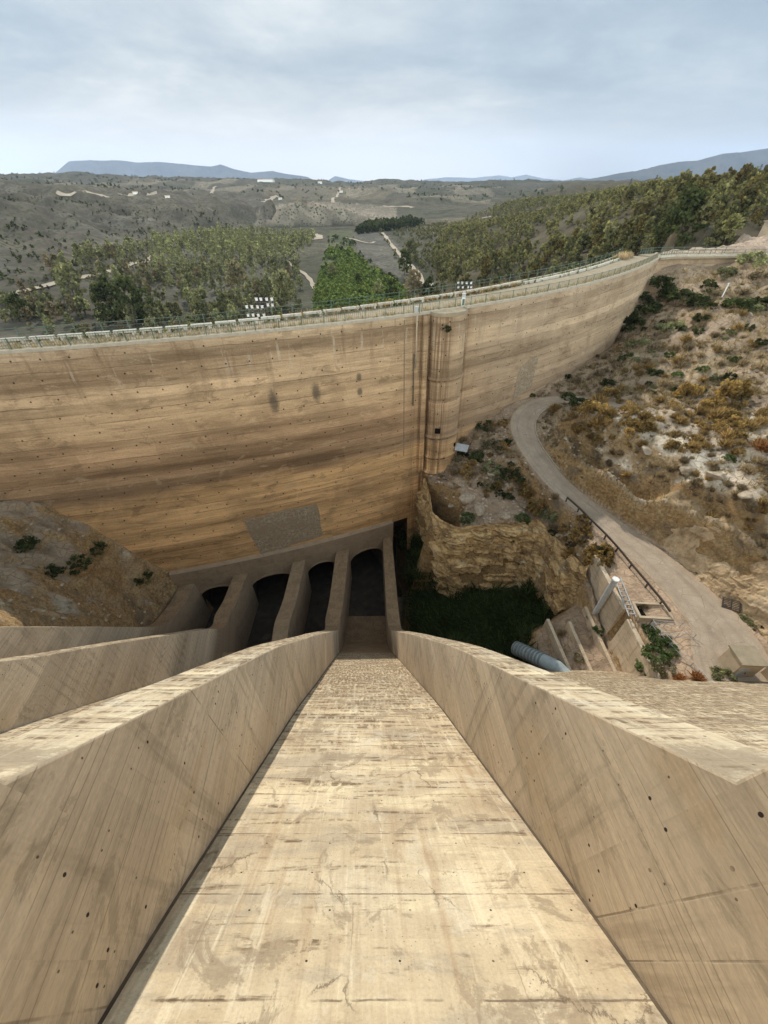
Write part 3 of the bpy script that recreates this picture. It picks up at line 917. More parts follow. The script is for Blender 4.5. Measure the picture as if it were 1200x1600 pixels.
# far country to 6 km
for (u_, v_, Y_) in ((-200, 272, 2600), (0, 271, 2400), (100, 272, 2400), (200, 275, 2300), (300, 277, 2300), (380, 281, 2400), (480, 283, 2800), (600, 283.0, 3000), (700, 284, 3200), (780, 285, 2900), (860, 281, 2600),
                     (920, 289, 2400), (1000, 290, 2400), (1200, 286, 2400), (1400, 280, 2400), (-200, 293, 1500), (0, 291, 1500), (150, 297, 1500), (300, 301, 1400), (420, 303, 1400), (520, 297, 1800), (600, 299, 1700), (700, 300, 1700), (760, 299, 1700),
                     (850, 303, 1500), (950, 303, 1500), (560, 290, 2300), (660, 291, 2300), (460, 291, 2100)):
    tp(aty(u_, v_, Y_))
tp((-6000, 0, 10), (-3000, 300, 5), (-900, 100, -20), (6000, 0, 60), (2500, 300, 40), (-7000, 6500, 0), (0, 6500, -45), (7000, 6500, 0), (3000, 2500, 40), (-4000, 2600, 50), (-3000, 4000, 0), (0, 4200, -40), (3000, 4500, 0), (-900, -30, -5), (900, -30, 5), (0, -30, -10))

_pts2 = [Vector((p[0], p[1])) for p in TP]
_cv, _ce, _cfc, _ov, _oe, _of = geometry.delaunay_2d_cdt(_pts2, TE, [], 0, 1e-4)
_z = np.array([np.mean([TP[i][2] for i in o]) if len(o) else np.nan for o in _ov])
_xy = np.array([(v[0], v[1]) for v in _cv])
_good = ~np.isnan(_z)
for i in np.where(~_good)[0]:
    d = np.hypot(*(_xy[_good] - _xy[i]).T); j = np.argsort(d)[:3]
    _z[i] = np.average(_z[_good][j], weights=1 / (d[j] + 1e-3))
TRI = np.array([f for f in _cfc if len(f) == 3])


def tin(x, y):
    x = np.asarray(x, float); y = np.asarray(y, float)
    z = np.full(x.shape, np.nan)
    for a, b, c in TRI:
        (x0, y0), (x1, y1), (x2, y2) = _xy[a], _xy[b], _xy[c]
        mx = (x >= min(x0, x1, x2) - 1e-6) & (x <= max(x0, x1, x2) + 1e-6) & (y >= min(y0, y1, y2) - 1e-6) & (y <= max(y0, y1, y2) + 1e-6)
        if not mx.any(): continue
        X, Y = x[mx], y[mx]
        D = (y1 - y2) * (x0 - x2) + (x2 - x1) * (y0 - y2)
        if abs(D) < 1e-12: continue
        l0 = ((y1 - y2) * (X - x2) + (x2 - x1) * (Y - y2)) / D
        l1 = ((y2 - y0) * (X - x2) + (x0 - x2) * (Y - y2)) / D
        l2 = 1 - l0 - l1
        ok = (l0 > -1e-6) & (l1 > -1e-6) & (l2 > -1e-6)
        zz = l0 * _z[a] + l1 * _z[b] + l2 * _z[c]
        t = z[mx]; t[ok] = zz[ok]; z[mx] = t
    return np.where(np.isnan(z), -30.0, z)


def chaikin(P, n=2):
    P = [np.array(p, float) for p in P]
    for _ in range(n):
        Q = [P[0]]
        for a, b in zip(P[:-1], P[1:]): Q += [a * .75 + b * .25, a * .25 + b * .75]
        P = Q + [P[-1]]
    return np.array(P)


ROADS = chaikin([(*p, w) for p, w in zip(ROAD, RW)], 3)


def road_info(x, y):
    """distance beyond the road edge, and road height there"""
    best = np.full(x.shape, 1e9); rz = np.zeros(x.shape)
    for p, q in zip(ROADS[:-1], ROADS[1:]):
        d = q[:2] - p[:2]; L = d @ d
        t = np.clip(((x - p[0]) * d[0] + (y - p[1]) * d[1]) / L, 0, 1)
        e = np.hypot(x - p[0] - t * d[0], y - p[1] - t * d[1]) - (p[3] + t * (q[3] - p[3]))
        m = e < best
        best = np.where(m, e, best); rz = np.where(m, p[2] + t * (q[2] - p[2]), rz)
    return best, rz


BK_B = np.array([at(862, 668, -30.6), at(880, 715, -32.4), at(910, 752, -33.3), at(965, 795, -34), at(1040, 855, -34), at(1100, 908, -34), at(1180, 978, -34), np.array((38.6, 16, -34)), np.array((38.6, 8, -34))])
BK_T = np.array([at(878, 672, -28.2), at(905, 705, -28.2), at(960, 735, -28.0), at(1030, 770, -28.0), at(1100, 806, -28.2), at(1200, 858, -28.0), np.array((42.5, 17, -28)), np.array((42.5, 6, -28))]) + (0.9, 0.3, -0.3)


def seg_dist(x, y, P):
    best = np.full(x.shape, 1e9)
    for p, q in zip(P[:-1], P[1:]):
        d = q[:2] - p[:2]; L = d @ d
        t = np.clip(((x - p[0]) * d[0] + (y - p[1]) * d[1]) / L, 0, 1)
        best = np.minimum(best, np.hypot(x - p[0] - t * d[0], y - p[1] - t * d[1]))
    return best


def bank_zone(x, y):
    db, dt = seg_dist(x, y, BK_B), seg_dist(x, y, BK_T)
    return (db + dt < 4.6) & (np.minimum(db, dt) > 0.15) & (db < 4) & (dt < 4)


def near_height(x, y):
    z = tin(x, y)
    e, rz = road_info(x, y)
    u, v = pix(np.stack([x, y, z], -1))
    flat = sstep(e, 0.2, 2.5)
    rough = flat * np.where((x > 25.9) & (x < 30) & (y < 33.5), 0.15, 1.0)
    amp = 0.55 * rough
    z = z + amp * fbm(x * 0.22, y * 0.22, 3, 5, 0.55) * 2.2 + 0.34 * rough * fbm(x * 0.8, y * 0.8, 9, 4, 0.6) * 1.6
    # gullied, blocky rock on the right slope and on the cliffs
    rd = 1 - np.abs(fbm(x * 0.28 + y * 0.12, y * 0.3, 21, 4)) * 2
    z = z + rough * rd * np.where(x < -30, 1.5, np.where(x > 26, 0.5, 0.25))
    z = np.where(e < 0.9, (rz - 0.06) * (1 - sstep(e, 0.3, 0.9)) + z * sstep(e, 0.3, 0.9), z)
    return z


def far_height(x, y):
    z = tin(x, y)
    r = np.hypot(x, y)
    k = sstep(r, 200, 1500)
    hill = sstep(z, -52, -35)
    z = z + hill * (5 + 9 * k) * fbm(x * 0.006, y * 0.006, 31, 5, 0.5) + 0.8 * fbm(x * 0.04, y * 0.04, 5, 4)
    rid = 1 - np.abs(fbm(x * 0.0045 + 3, y * 0.0045, 41, 5, 0.5)) * 2
    z = z + hill * k * 22 * (rid - 0.72)
    # erosion gullies on the left slope and the river bluff
    bl = sstep(-x, 60, 200) * sstep(r, 300, 500) * sstep(r, 1300, 900)
    z = z + bl * hill * 13 * (1 - np.abs(fbm(x * 0.018, y * 0.018, 51, 4)) * 2)
    return z


def grid_mesh(name, X, Y, Z, colf, mat, keep=None):
    n, m = X.shape
    V = np.stack([X, Y, Z], -1).reshape(-1, 3)
    i = np.arange(n * m).reshape(n, m)
    f = np.stack([i[:-1, :-1], i[:-1, 1:], i[1:, 1:], i[1:, :-1]], -1).reshape(-1, 4)
    if keep is not None:
        kk = keep.reshape(-1)
        f = f[kk[f].all(1)]
    o = np_mesh(name, V, f, mat, colf, smooth=True)
    return o, V, f


def mixc(a, b, t):
    t = np.asarray(t)[..., None]
    return a * (1 - t) + np.array(b) * t


# near ground -------------------------------------------------------
gx = np.concatenate([np.arange(-90, -55, 1.2), np.arange(-55, -28, 0.45), np.arange(-28, 3.8, 1.5), np.arange(3.8, 26, 0.36), np.arange(26, 58, 0.27), np.arange(58, 116, 0.9)])
gy = np.concatenate([np.arange(-20, 6, 1.2), np.arange(6, 12, 0.38), np.arange(12, 64, 0.28), np.arange(64, 70, 0.4), np.arange(70, 128, 0.8)])
X, Y = np.meshgrid(gx, gy, indexing='ij')
Z = near_height(X, Y)


def near_cols(X, Y, Z):
    u, v = pix(np.stack([X, Y, Z], -1))
    c = np.zeros(X.shape + (3,)) + np.array((0.35, 0.258, 0.18))
    n = fbm(X * 0.12, Y * 0.12, 61, 4)
    pale = ((u > 850) & (v > 640)) * (0.45 + 0.55 * sstep(n, -0.35, 0.05)) * (X > 28)
    c = mixc(c, (0.74, 0.64, 0.51), pale * 0.85)
    c = mixc(c, (0.40, 0.29, 0.175), sstep(blur(blur(bank_zone(X, Y) * 1.0)), 0.1, 0.6))
    c = mixc(c, (0.37, 0.28, 0.19), ((Y > 52) & (X > 24)) * sstep(n, -0.1, 0.3))
    c = mixc(c, (0.34, 0.26, 0.18), (X < -28) * 1.0)
    c = mixc(c, (0.48, 0.40, 0.30), (X < -28) * sstep(fbm(X * 0.2, Y * 0.2, 71, 4), 0.05, 0.3))
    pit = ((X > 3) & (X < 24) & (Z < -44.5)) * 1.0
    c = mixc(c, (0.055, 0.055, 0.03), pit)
    yard = ((X > 26) & (X < 39) & (Z < -33.4)) * 1.0
    c = mixc(c, (0.47, 0.34, 0.235), yard)
    plat = ((Z > -13.6) & (Y > 95)) * 1.0
    c = mixc(c, (0.50, 0.38, 0.29), plat * 0.9)
    return c.reshape(-1, 3)


def blur(Z):
    P = np.pad(Z, 1, mode='edge')
    return (P[:-2, 1:-1] + P[2:, 1:-1] + P[1:-1, :-2] + P[1:-1, 2:] + 4 * P[1:-1, 1:-1]) / 8


_e, _rz = road_info(X, Y)
_m = sstep(_e, 0.2, 1.0) * (X > 27) * (Y < 70)
Zb = Z
for _ in range(2): Zb = blur(Zb)
Z = Z * (1 - _m) + Zb * _m
_bz = bank_zone(X, Y) * sstep(_e, 0.3, 1.0)
for _ in range(2): _bz = blur(_bz)
Z = Z - 1.5 * _bz
keep = np.ones(X.shape, bool)
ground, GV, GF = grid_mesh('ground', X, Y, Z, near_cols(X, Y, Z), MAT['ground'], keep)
tag(ground, kind='structure')

# far country --------------------------------------------------------
ang = np.radians(np.linspace(-62, 62, 420))
rad = np.concatenate([np.geomspace(40, 1000, 230), np.geomspace(1000, 7200, 150)[1:]])
A, RR = np.meshgrid(ang, rad, indexing='ij')
FX, FY = RR * np.sin(A), RR * np.cos(A)
FZ = far_height(FX, FY)
# inside the near patch the far sheet hides under it; upstream it is dropped
dy = np.interp(FX, _xs, _ys, left=30, right=150)
beyond = (FY > dy + 6) | (FX > 66) | (FX < -80)
inside = (FX > -88) & (FX < 114) & (FY < 126)
FZ = np.where(inside, FZ - 1.5, FZ)


def far_cols(X, Y, Z):
    u, v = pix(np.stack([X, Y, Z], -1))
    r = np.hypot(X, Y)
    n = fbm(X * 0.01, Y * 0.01, 81, 5)
    c = np.zeros(X.shape + (3,)) + np.array((0.20, 0.175, 0.125))
    c = mixc(c, (0.155, 0.15, 0.10), sstep(n, -0.1, 0.25))
    left = (u < 420) & (r < 1300)
    c = mixc(c, (0.23, 0.195, 0.15), left * 0.7)
    c = mixc(c, (0.27, 0.24, 0.19), left * sstep(fbm(X * 0.03, Y * 0.03, 91, 4), 0.05, 0.35))
    corr = inpoly(u, v, [(480, 520), (500, 420), (515, 360), (548, 358), (560, 400), (620, 440), (660, 470), (600, 500)])
    c = mixc(c, (0.15, 0.16, 0.08), corr * (0.5 + 0.4 * sstep(n, -0.2, 0.2)))
    bed = inpoly(u, v, [(548, 362), (600, 362), (640, 400), (660, 445), (610, 430), (560, 395)])
    c = mixc(c, (0.30, 0.27, 0.225), bed * 0.8)
    fld = inpoly(u, v, [(640, 366), (660, 342), (770, 338), (760, 356), (690, 366)]) | inpoly(u, v, [(400, 305), (420, 292), (560, 290), (620, 297), (600, 311), (480, 312)])
    c = mixc(c, (0.33, 0.27, 0.185), fld * 0.85)
    plots = (vnoise(X * 0.012, Y * 0.006, 5) > 0.6) & (r > 1200) & (r < 2300)
    c = mixc(c, (0.46, 0.38, 0.27), plots * 0.75)
    cliff = inpoly(u, v, [(400, 355), (400, 330), (430, 320), (480, 314), (560, 318), (620, 324), (620, 348)])
    c = mixc(c, (0.52, 0.43, 0.32), cliff * 0.9)
    wood = inpoly(u, v, HILL)
    c = mixc(c, (0.19, 0.15, 0.095), wood * 0.9)
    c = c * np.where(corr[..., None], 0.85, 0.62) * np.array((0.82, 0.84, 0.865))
    return c.reshape(-1, 3)


HILL = [(690, 462), (672, 410), (690, 365), (750, 332), (860, 300), (1000, 280), (1060, 268), (1300, 258), (1300, 372), (1130, 378), (1030, 400), (860, 450), (760, 462)]
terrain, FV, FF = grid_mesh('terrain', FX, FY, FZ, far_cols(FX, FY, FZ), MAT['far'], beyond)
tag(terrain, kind='structure')

BV_NEAR = BVHTree.FromPolygons([tuple(v) for v in GV], [tuple(f) for f in GF.tolist()])
BV_FAR = BVHTree.FromPolygons([tuple(v) for v in FV], [tuple(f) for f in FF.tolist()])


def ground_z(x, y, far=False):
    h = (BV_FAR if far else BV_NEAR).ray_cast(Vector((x, y, 900)), Vector((0, 0, -1)))
    return h[0].z if h[0] is not None else None


def hit(u, v, far=False):
    d = Vector(ray(u, v)).normalized()
    h = (BV_FAR if far else BV_NEAR).ray_cast(Vector((0, 0, 0)) + d * 3, d)
    return h[0]


# mountains ----------------------------------------------------------
def m_mount(N):
    ob = OB(N)
    n = N.noise(ob, 0.0016, 8, 0.65)
    c = N.ramp(n, [(0.3, (0.055, 0.06, 0.055)), (0.7, (0.13, 0.125, 0.11))])
    return c, N.bump(n, 1.0, 60)


MAT['mount'] = new_mat('mountain_rock', m_mount, 0.95, 0.0)


def mountains(name, D, prof, depth, seed):
    us = np.linspace(prof[0][0], prof[-1][0], 260)
    vs = np.interp(us, [p[0] for p in prof], [p[1] for p in prof])
    top = np.array([aty(u, v, D) for u, v in zip(us, vs)])
    ts = np.linspace(-1, 1, 41)
    V = []
    for (x, y, z), u in zip(top, us):
        for t in ts:
            xx, yy = x * (1 + t * depth / D), D + t * depth
            base = -120.0
            h = (z - base) * max(0, 1 - abs(t)) ** 1.15
            V.append((xx, yy, base + h))
    V = np.array(V).reshape(len(us), len(ts), 3)
    s = 1 / (depth * 0.45)
    rid = 1 - np.abs(fbm(V[..., 0] * s, V[..., 1] * s, seed, 5)) * 2
    k = (V[..., 2] + 120) / (V[..., 2].max() + 120)
    V[..., 2] += (rid - 0.75) * 0.30 * (V[..., 2] + 120) * (1 - np.abs(ts)[None] * 0.3) * (np.abs(ts)[None] > 0.02)
    V[..., 2] += 6 * fbm(V[..., 0] * 0.004, V[..., 1] * 0.004, seed + 5, 4)
    n, m = V.shape[:2]
    i = np.arange(n * m).reshape(n, m)
    f = np.stack([i[:-1, :-1], i[:-1, 1:], i[1:, 1:], i[1:, :-1]], -1).reshape(-1, 4)
    o = np_mesh(name, V.reshape(-1, 3), f, MAT['mount'], smooth=True)
    tag(o, kind='structure')


mountains('mountain', 11000, [(60, 292), (88, 268), (108, 252), (140, 250.5), (190, 251), (215, 254), (250, 253), (290, 257), (330, 260), (345, 257), (365, 264), (392, 270), (425, 267), (450, 272), (480, 276), (500, 286)], 1500, 3)
mountains('mountain', 12500, [(500, 292), (518, 278), (524, 275), (532, 277), (545, 280), (580, 284), (620, 290)], 900, 8)
mountains('mountain', 15000, [(620, 292), (665, 280), (700, 277), (740, 278), (780, 274), (800, 277), (822, 273), (850, 279), (880, 282), (905, 277), (940, 282), (980, 292)], 1500, 13)
mountains('mountain', 8200, [(860, 292), (900, 284), (960, 272), (1000, 266), (1030, 258), (1060, 253), (1090, 251), (1130, 240), (1160, 238), (1200, 232), (1260, 228), (1340, 240)], 1700, 19)

# tracks in the valley ------------------------------------------------
def drape(name, pix_pts, width, mat=MAT['track'], far=True, lift=0.5):
    pts = [hit(u, v, far) for u, v in pix_pts]
    pts = [np.array(p) for p in pts if p is not None]
    P = chaikin(pts, 2)
    Q = [P[0]]
    for a, b in zip(P[:-1], P[1:]):
        k = max(1, int(np.hypot(*(b - a)[:2]) / 6))
        for i in range(1, k + 1): Q.append(a + (b - a) * i / k)
    Q = np.array(Q)
    mb = MB(); prev = None; L = 0
    for i, p in enumerate(Q):
        d = Q[min(i + 1, len(Q) - 1)] - Q[max(i - 1, 0)]; d = d[:2] / (np.hypot(*d[:2]) + 1e-9)
        n = np.array((-d[1], d[0])) * width * (0.5 + 0.12 * math.sin(i * 1.7))
        cur = []
        for s in (-1, 1):
            x, y = p[0] + s * n[0], p[1] + s * n[1]
            z = ground_z(x, y, far)
            cur.append((x, y, (p[2] if z is None else z) + lift))
        if prev: mb.quad([prev[0], prev[1], cur[1], cur[0]][::-1])
        prev = cur
    o = mb.build(name, mat, merge=True)
    return tag(o, kind='structure')


drape('dirt_track', [(0, 466), (40, 455), (90, 443), (150, 430), (205, 418), (240, 400)], 4.0)
drape('dirt_track', [(449, 408), (462, 420), (478, 430), (487, 440), (491, 452)], 3.2)
drape('valley_road', [(597, 364), (604, 372), (613, 384), (622, 397), (640, 415), (656, 432), (672, 452)], 4.5)
drape('dirt_track', [(540, 372), (560, 376), (578, 382), (585, 378)], 4.0)
drape('dirt_track', [(490, 366), (500, 369), (497, 374), (484, 374)], 10.0)
drape('dirt_track', [(700, 347), (740, 343), (790, 340)], 6.0)

drape('far_track', [(88, 300), (120, 301), (150, 303), (166, 308)], 9.0)
drape('far_track', [(520, 317), (525, 308), (530, 299), (546, 294)], 7.0)
drape('far_track', [(598, 322), (620, 323), (645, 324)], 10.0)
drape('far_track', [(328, 303), (332, 294), (338, 291)], 8.0)
drape('far_track', [(412, 316), (420, 311), (436, 308)], 9.0)
drape('far_track', [(190, 304), (215, 299), (240, 301)], 14.0)
# access road ----------------------------------------------------------
mb = MB(); prev = None; L = 0
for i, p in enumerate(ROADS):
    a, b = ROADS[max(i - 1, 0)], ROADS[min(i + 1, len(ROADS) - 1)]
    d = (b - a)[:2]; d /= np.hypot(*d)
    n = np.array((-d[1], d[0])) * p[3]
    if i: L += np.hypot(*(p - ROADS[i - 1])[:2])
    row = [((p[0] + n[0] * s, p[1] + n[1] * s, p[2] - 0.03 * s * s), (s, L)) for s in (-1, -0.5, 0, 0.5, 1)]
    if prev:
        for k in range(4):
            mb.quad([prev[k][0], prev[k + 1][0], row[k + 1][0], row[k][0]][::-1], [prev[k][1], prev[k + 1][1], row[k + 1][1], row[k][1]][::-1])
    prev = row
tag(mb.build('access_road', MAT['road'], merge=True), kind='structure')
# pale kerb along the inside of the bend
mb = MB()
for i in range(14, 62):
    p, q = ROADS[i], ROADS[i + 1]
    d = (q - p)[:2]; d /= np.hypot(*d); n = np.array((d[1], -d[0]))
    for s in (1,):
        a = (p[0] - n[0] * (p[3] + .12) * s, p[1] - n[1] * (p[3] + .12) * s, p[2] + .04)
        b = (q[0] - n[0] * (q[3] + .12) * s, q[1] - n[1] * (q[3] + .12) * s, q[2] + .04)
        mb.bar(a, b, 0.13, 0.16)
tag(mb.build('kerb', MAT['kerb']), kind='structure')

# ------------------------------------------------------------------ old dam
A_LEFT, A_RIGHT = 0.0, ARC
dam = tag(empty('old_dam', (*C(arc_at_x(3.4)), CREST)), 'long curved old masonry dam of banded tan concrete, with a rounded tower on its face', 'dam')
DI = dam.matrix_world.copy()
DOFF = Vector(dam.location)


def under(o, root):
    """parent a mesh built in world coordinates under a root that only has a location"""
    o.parent = root
    o.matrix_parent_inverse = Matrix.Translation(-Vector(root.location))
    return o


A0, A1 = arc_at_x(-33.6), arc_at_x(3.0)
mb = MB()
aa = np.linspace(0, ARC, 190)
dd = np.concatenate([[0.3], np.linspace(1.5, 33.8, 24), np.linspace(36, 49, 8)])
for a, b in zip(aa[:-1], aa[1:]):
    for d, e in zip(dd[:-1], dd[1:]):
        if d > 33.5 and a > A0 - 0.8 and b < A1 + 0.8: continue
        mb.quad([face(a, e), face(b, e), face(b, d), face(a, d)], [(a, e), (b, e), (b, d), (a, d)])
up = under(mb.build('upstream_wall', MAT['dam'], merge=True), dam)
mb = MB()
for a, b in zip(aa[:-1], aa[1:]):
    qa, qb = C(a) - nrm(a) * 8.2 * crest_k(a), C(b) - nrm(b) * 8.2 * crest_k(b)
    mb.quad([(*qb, -60), (*qa, -60), (*qa, CREST - .2), (*qb, CREST - .2)], [(b, 46), (a, 46), (a, 0), (b, 0)])
under(mb.build('downstream_wall', MAT['dam'], merge=True), dam)


def along(mb, a0, a1, off0, off1, z0, z1, step=1.2, mi=0):
    """long box following the crest between two offsets (towards the camera positive)"""
    n = max(1, int((a1 - a0) / step))
    S = np.linspace(a0, a1, n + 1)
    def q(a, off, z):
        p = C(a) + nrm(a) * (off * crest_k(a) if off < -1 else off)
        return (p[0], p[1], CREST + z)
    for a, b in zip(S[:-1], S[1:]):
        for (o1, k1, o2, k2) in ((off0, z1, off1, z1), (off1, z0, off0, z0), (off0, z0, off0, z1), (off1, z1, off1, z0)):
            mb.quad([q(a, o1, k1), q(b, o1, k1), q(b, o2, k2), q(a, o2, k2)], [(a, o1), (b, o1), (b, o2), (a, o2)], mi)
    for a in (a0, a1):
        P = [q(a, off0, z0), q(a, off1, z0), q(a, off1, z1), q(a, off0, z1)]
        mb.quad(P if a == a0 else P[::-1], None, mi)


mb = MB(); along(mb, 0, ARC, -8.35, -0.12, -0.45, -0.04); under(mb.build('crest_roadway', MAT['deck'], merge=True), dam)
a_t, _d = face_hit(697, 520)
a_t0, _d = face_hit(644, 500)
TR = 2.75
mb = MB(); along(mb, 0, ARC, -0.06, 0.12, -0.30, 0.03); under(mb.build('edge_kerb', MAT['kerb'], merge=True), dam)
mb = MB(); along(mb, 0, ARC, -8.5, -8.2, -0.3, 0.10); under(mb.build('edge_kerb', MAT['kerb'], merge=True), dam)

# rounded tower on the face
def tower_pt(th, d, r):
    t = nrm(a_t); s = np.array((-t[1], t[0]))
    c = C(a_t) + t * (batter(d) - 0.25)
    # flattened half round
    p = c + s * (-math.cos(th)) * r + t * (math.sin(th) ** 0.7) * r * 0.82
    return (p[0], p[1], CREST - d)


mb = MB()
TH = np.linspace(0, math.pi, 25)
rows = []
for d in np.arange(0.4, 26.2, 0.4):
    r = TR + 0.008 * d
    for dl, w in ((8.6, 0.26), (12.4, 0.08), (17.6, 0.24), (21.4, 0.22), (24.2, 0.28)):
        if 0 <= d - dl < 0.45: r += w
    if d > 24.3: r += 0.15
    rows.append((d, r))
for (d, r), (e, q) in zip(rows[:-1], rows[1:]):
    for i in range(24):
        mb.quad([tower_pt(TH[i], e, q), tower_pt(TH[i + 1], e, q), tower_pt(TH[i + 1], d, r), tower_pt(TH[i], d, r)],
                [(a_t + TH[i] * r, e), (a_t + TH[i + 1] * r, e), (a_t + TH[i + 1] * r, d), (a_t + TH[i] * r, d)])
tower = under(mb.build('round_tower', MAT['dam'], merge=True), dam)
tower['label'] = 'rounded tower bulging from the face of the old dam'
mb = MB()
top = [tower_pt(t, 0.02, TR + 0.16) for t in TH]
mb.quad(top[::-1])
for i in range(24):
    a, b = tower_pt(TH[i], 0.02, TR + .16), tower_pt(TH[i + 1], 0.02, TR + .16)
    mb.quad([(a[0], a[1], a[2] - .45), (b[0], b[1], b[2] - .45), b, a])
under(mb.build('tower_cap', MAT['deck']), dam)
# foot of the tower, broken masonry
mb = MB()
rf = [(26.0, TR + .35), (27, TR + .6), (28.2, TR + .7), (31, TR + 1.0), (40, TR + 1.2)]
for (d, r), (e, q) in zip(rf[:-1], rf[1:]):
    for i in range(24):
        mb.quad([tower_pt(TH[i], e, q), tower_pt(TH[i + 1], e, q), tower_pt(TH[i + 1], d, r), tower_pt(TH[i], d, r)],
                [(a_t + TH[i] * 3, e), (a_t + TH[i + 1] * 3, e), (a_t + TH[i + 1] * 3, d), (a_t + TH[i] * 3, d)])
under(mb.build('tower_foot', MAT['dam'], merge=True), dam)


def tower_opening(th, d, w, h):
    t = nrm(a_t); s = np.array((-t[1], t[0]))
    p = tower_pt(th, d, TR + 0.23)
    o = np.array((p[0], p[1]))
    out = -s * math.cos(th) + t * math.sin(th)
    rz = math.atan2(out[1], out[0])
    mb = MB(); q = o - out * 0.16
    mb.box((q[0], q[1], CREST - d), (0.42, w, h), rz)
    h1 = under(mb.build('opening_shade_box', MAT['hole_shade']), dam)  # solid black box in place of a recess in shadow
    mb = MB(); q = o - out * 0.05
    mb.box((q[0], q[1], CREST - d - h / 2 - .09), (0.5, w + .3, .16), rz)
    f = mb.build('sill', MAT['dam'])
    f.parent = h1
    f.matrix_parent_inverse = Matrix.Translation(-Vector(dam.location))


for (u_, v_, w, h) in ((675, 671, .85, .85), (699, 692, .55, .6), (680, 711, .75, .45), (675, 735, .7, .75), (674, 748, .75, .7)):
    a_, d_ = face_hit(u_, v_)
    # angle on the tower from the sideways offset
    k = max(-0.9, min(0.9, (a_ - a_t) / TR))
    tower_opening(math.acos(-k), d_ - 0.6, w, h)

# joints, pipe, repairs -------------------------------------------------
def face_strip(name, u0, v0, v1, w, mat, off=0.02):
    a, d0 = face_hit(u0, v0); _, d1 = face_hit(u0, v1)
    mb = MB(); S = np.linspace(d0, d1, 14)
    for d, e in zip(S[:-1], S[1:]):
        mb.quad([face(a - w / 2, e, off), face(a + w / 2, e, off), face(a + w / 2, d, off), face(a - w / 2, d, off)])
        for s in (-1, 1):
            mb.quad([face(a + s * w / 2, e, -0.02), face(a + s * w / 2, e, off), face(a + s * w / 2, d, off), face(a + s * w / 2, d, -0.02)][::s])
    return under(mb.build(name, mat), dam)


MAT['joint'] = new_mat('dark_joint_seal', plain((0.21, 0.15, 0.10), 0.35, 1.2, (0.29, 0.21, 0.14)), 0.95)
face_strip('construction_joint', 631, 500, 712, 0.13, MAT['joint'])
face_strip('construction_joint', 725, 503, 650, 0.28, MAT['joint'], 0.06)
face_strip('construction_joint', 664, 498, 690, 0.28, MAT['joint'], 0.015)
# stepped buttress strips either side of the tower
for s_, w_, o_, d_ in ((-3.75, 0.85, 0.42, 24.5), (3.25, 0.5, 0.30, 21.5)):
    mb = MB(); S_ = np.linspace(0.35, d_, 20)
    for d, e in zip(S_[:-1], S_[1:]):
        A_ = a_t + s_
        p0, p1 = A_ - w_ / 2, A_ + w_ / 2
        mb.quad([face(p0, e, o_), face(p1, e, o_), face(p1, d, o_), face(p0, d, o_)], [(p0, e), (p1, e), (p1, d), (p0, d)])
        mb.quad([face(p1, e, o_), face(p1, e, -.1), face(p1, d, -.1), face(p1, d, o_)], [(p1, e), (p1 + .4, e), (p1 + .4, d), (p1, d)])
        mb.quad([face(p0, e, -.1), face(p0, e, o_), face(p0, d, o_), face(p0, d, -.1)], [(p0 - .4, e), (p0, e), (p0, d), (p0 - .4, d)])
    e = S_[-1]
    mb.quad([face(p0, e, -.1), face(p1, e, -.1), face(p1, e, o_), face(p0, e, o_)])
    under(mb.build('buttress_strip', MAT['dam'], merge=True), dam)
a_p, d_p = face_hit(650, 494)
mb = MB(); mb.tube([face(a_p, 0.2, 0.35), face(a_p, 3.0, 0.30), face(a_p, 7.0, 0.22)], 0.10, 8)
pp = under(mb.build('drain_pipe', MAT['hut'], smooth=True), dam)
mb = MB(); mb.tube([face(a_p - .25, 5.0, 0.18), face(a_p - .25, 12.5, 0.16)], 0.07, 6); under(mb.build('drain_pipe', MAT['rust'], smooth=True), dam)


def m_patch(N):
    uv = UV(N)
    n = N.noise(uv, 2.6, 7, 0.75, 0.6); b = N.noise(uv, 0.4, 4, 0.6)
    c = N.ramp(n, [(0.34, (0.20, 0.145, 0.09)), (0.5, (0.33, 0.255, 0.17)), (0.66, (0.50, 0.42, 0.31))])
    c = N.mix(N.step(b, 0.4, 0.7), c, (0.30, 0.22, 0.14))
    return c, N.bump(n, 0.9, 0.08)


MAT['patch'] = new_mat('rough_render_patch', m_patch, 0.95)


def patch(corners, off=0.05):
    ad = [face_hit(*c) for c in corners]          # bl, br, tr, tl
    n, m = 12, 8
    def P(i, j):
        s, t = i / n, j / m
        a = (ad[0][0] * (1 - s) + ad[1][0] * s) * (1 - t) + (ad[3][0] * (1 - s) + ad[2][0] * s) * t
        d = (ad[0][1] * (1 - s) + ad[1][1] * s) * (1 - t) + (ad[3][1] * (1 - s) + ad[2][1] * s) * t
        return a + 0.12 * math.sin(7 * t + 3 * s) * (s in (0, 1)), d + 0.12 * math.sin(9 * s) * (t in (0, 1))
    mb = MB()
    for i in range(n):
        for j in range(m):
            q = [P(i, j), P(i + 1, j), P(i + 1, j + 1), P(i, j + 1)]
            mb.quad([face(*p, off) for p in q], q)
    for i in range(n):
        for j, fl in ((0, 1), (m, -1)):
            q = [P(i, j), P(i + 1, j)]
            mb.quad([face(*q[0], -.02), face(*q[1], -.02), face(*q[1], off), face(*q[0], off)][::fl])
    for j in range(m):
        for i, fl in ((0, -1), (n, 1)):
            q = [P(i, j), P(i, j + 1)]
            mb.quad([face(*q[0], -.02), face(*q[1], -.02), face(*q[1], off), face(*q[0], off)][::fl])
    return under(mb.build('repair_patch', MAT['patch'], merge=True), dam)


patch([(408, 868), (504, 836), (496, 786), (380, 812)])
patch([(800, 626), (830, 604), (842, 552), (812, 574)])

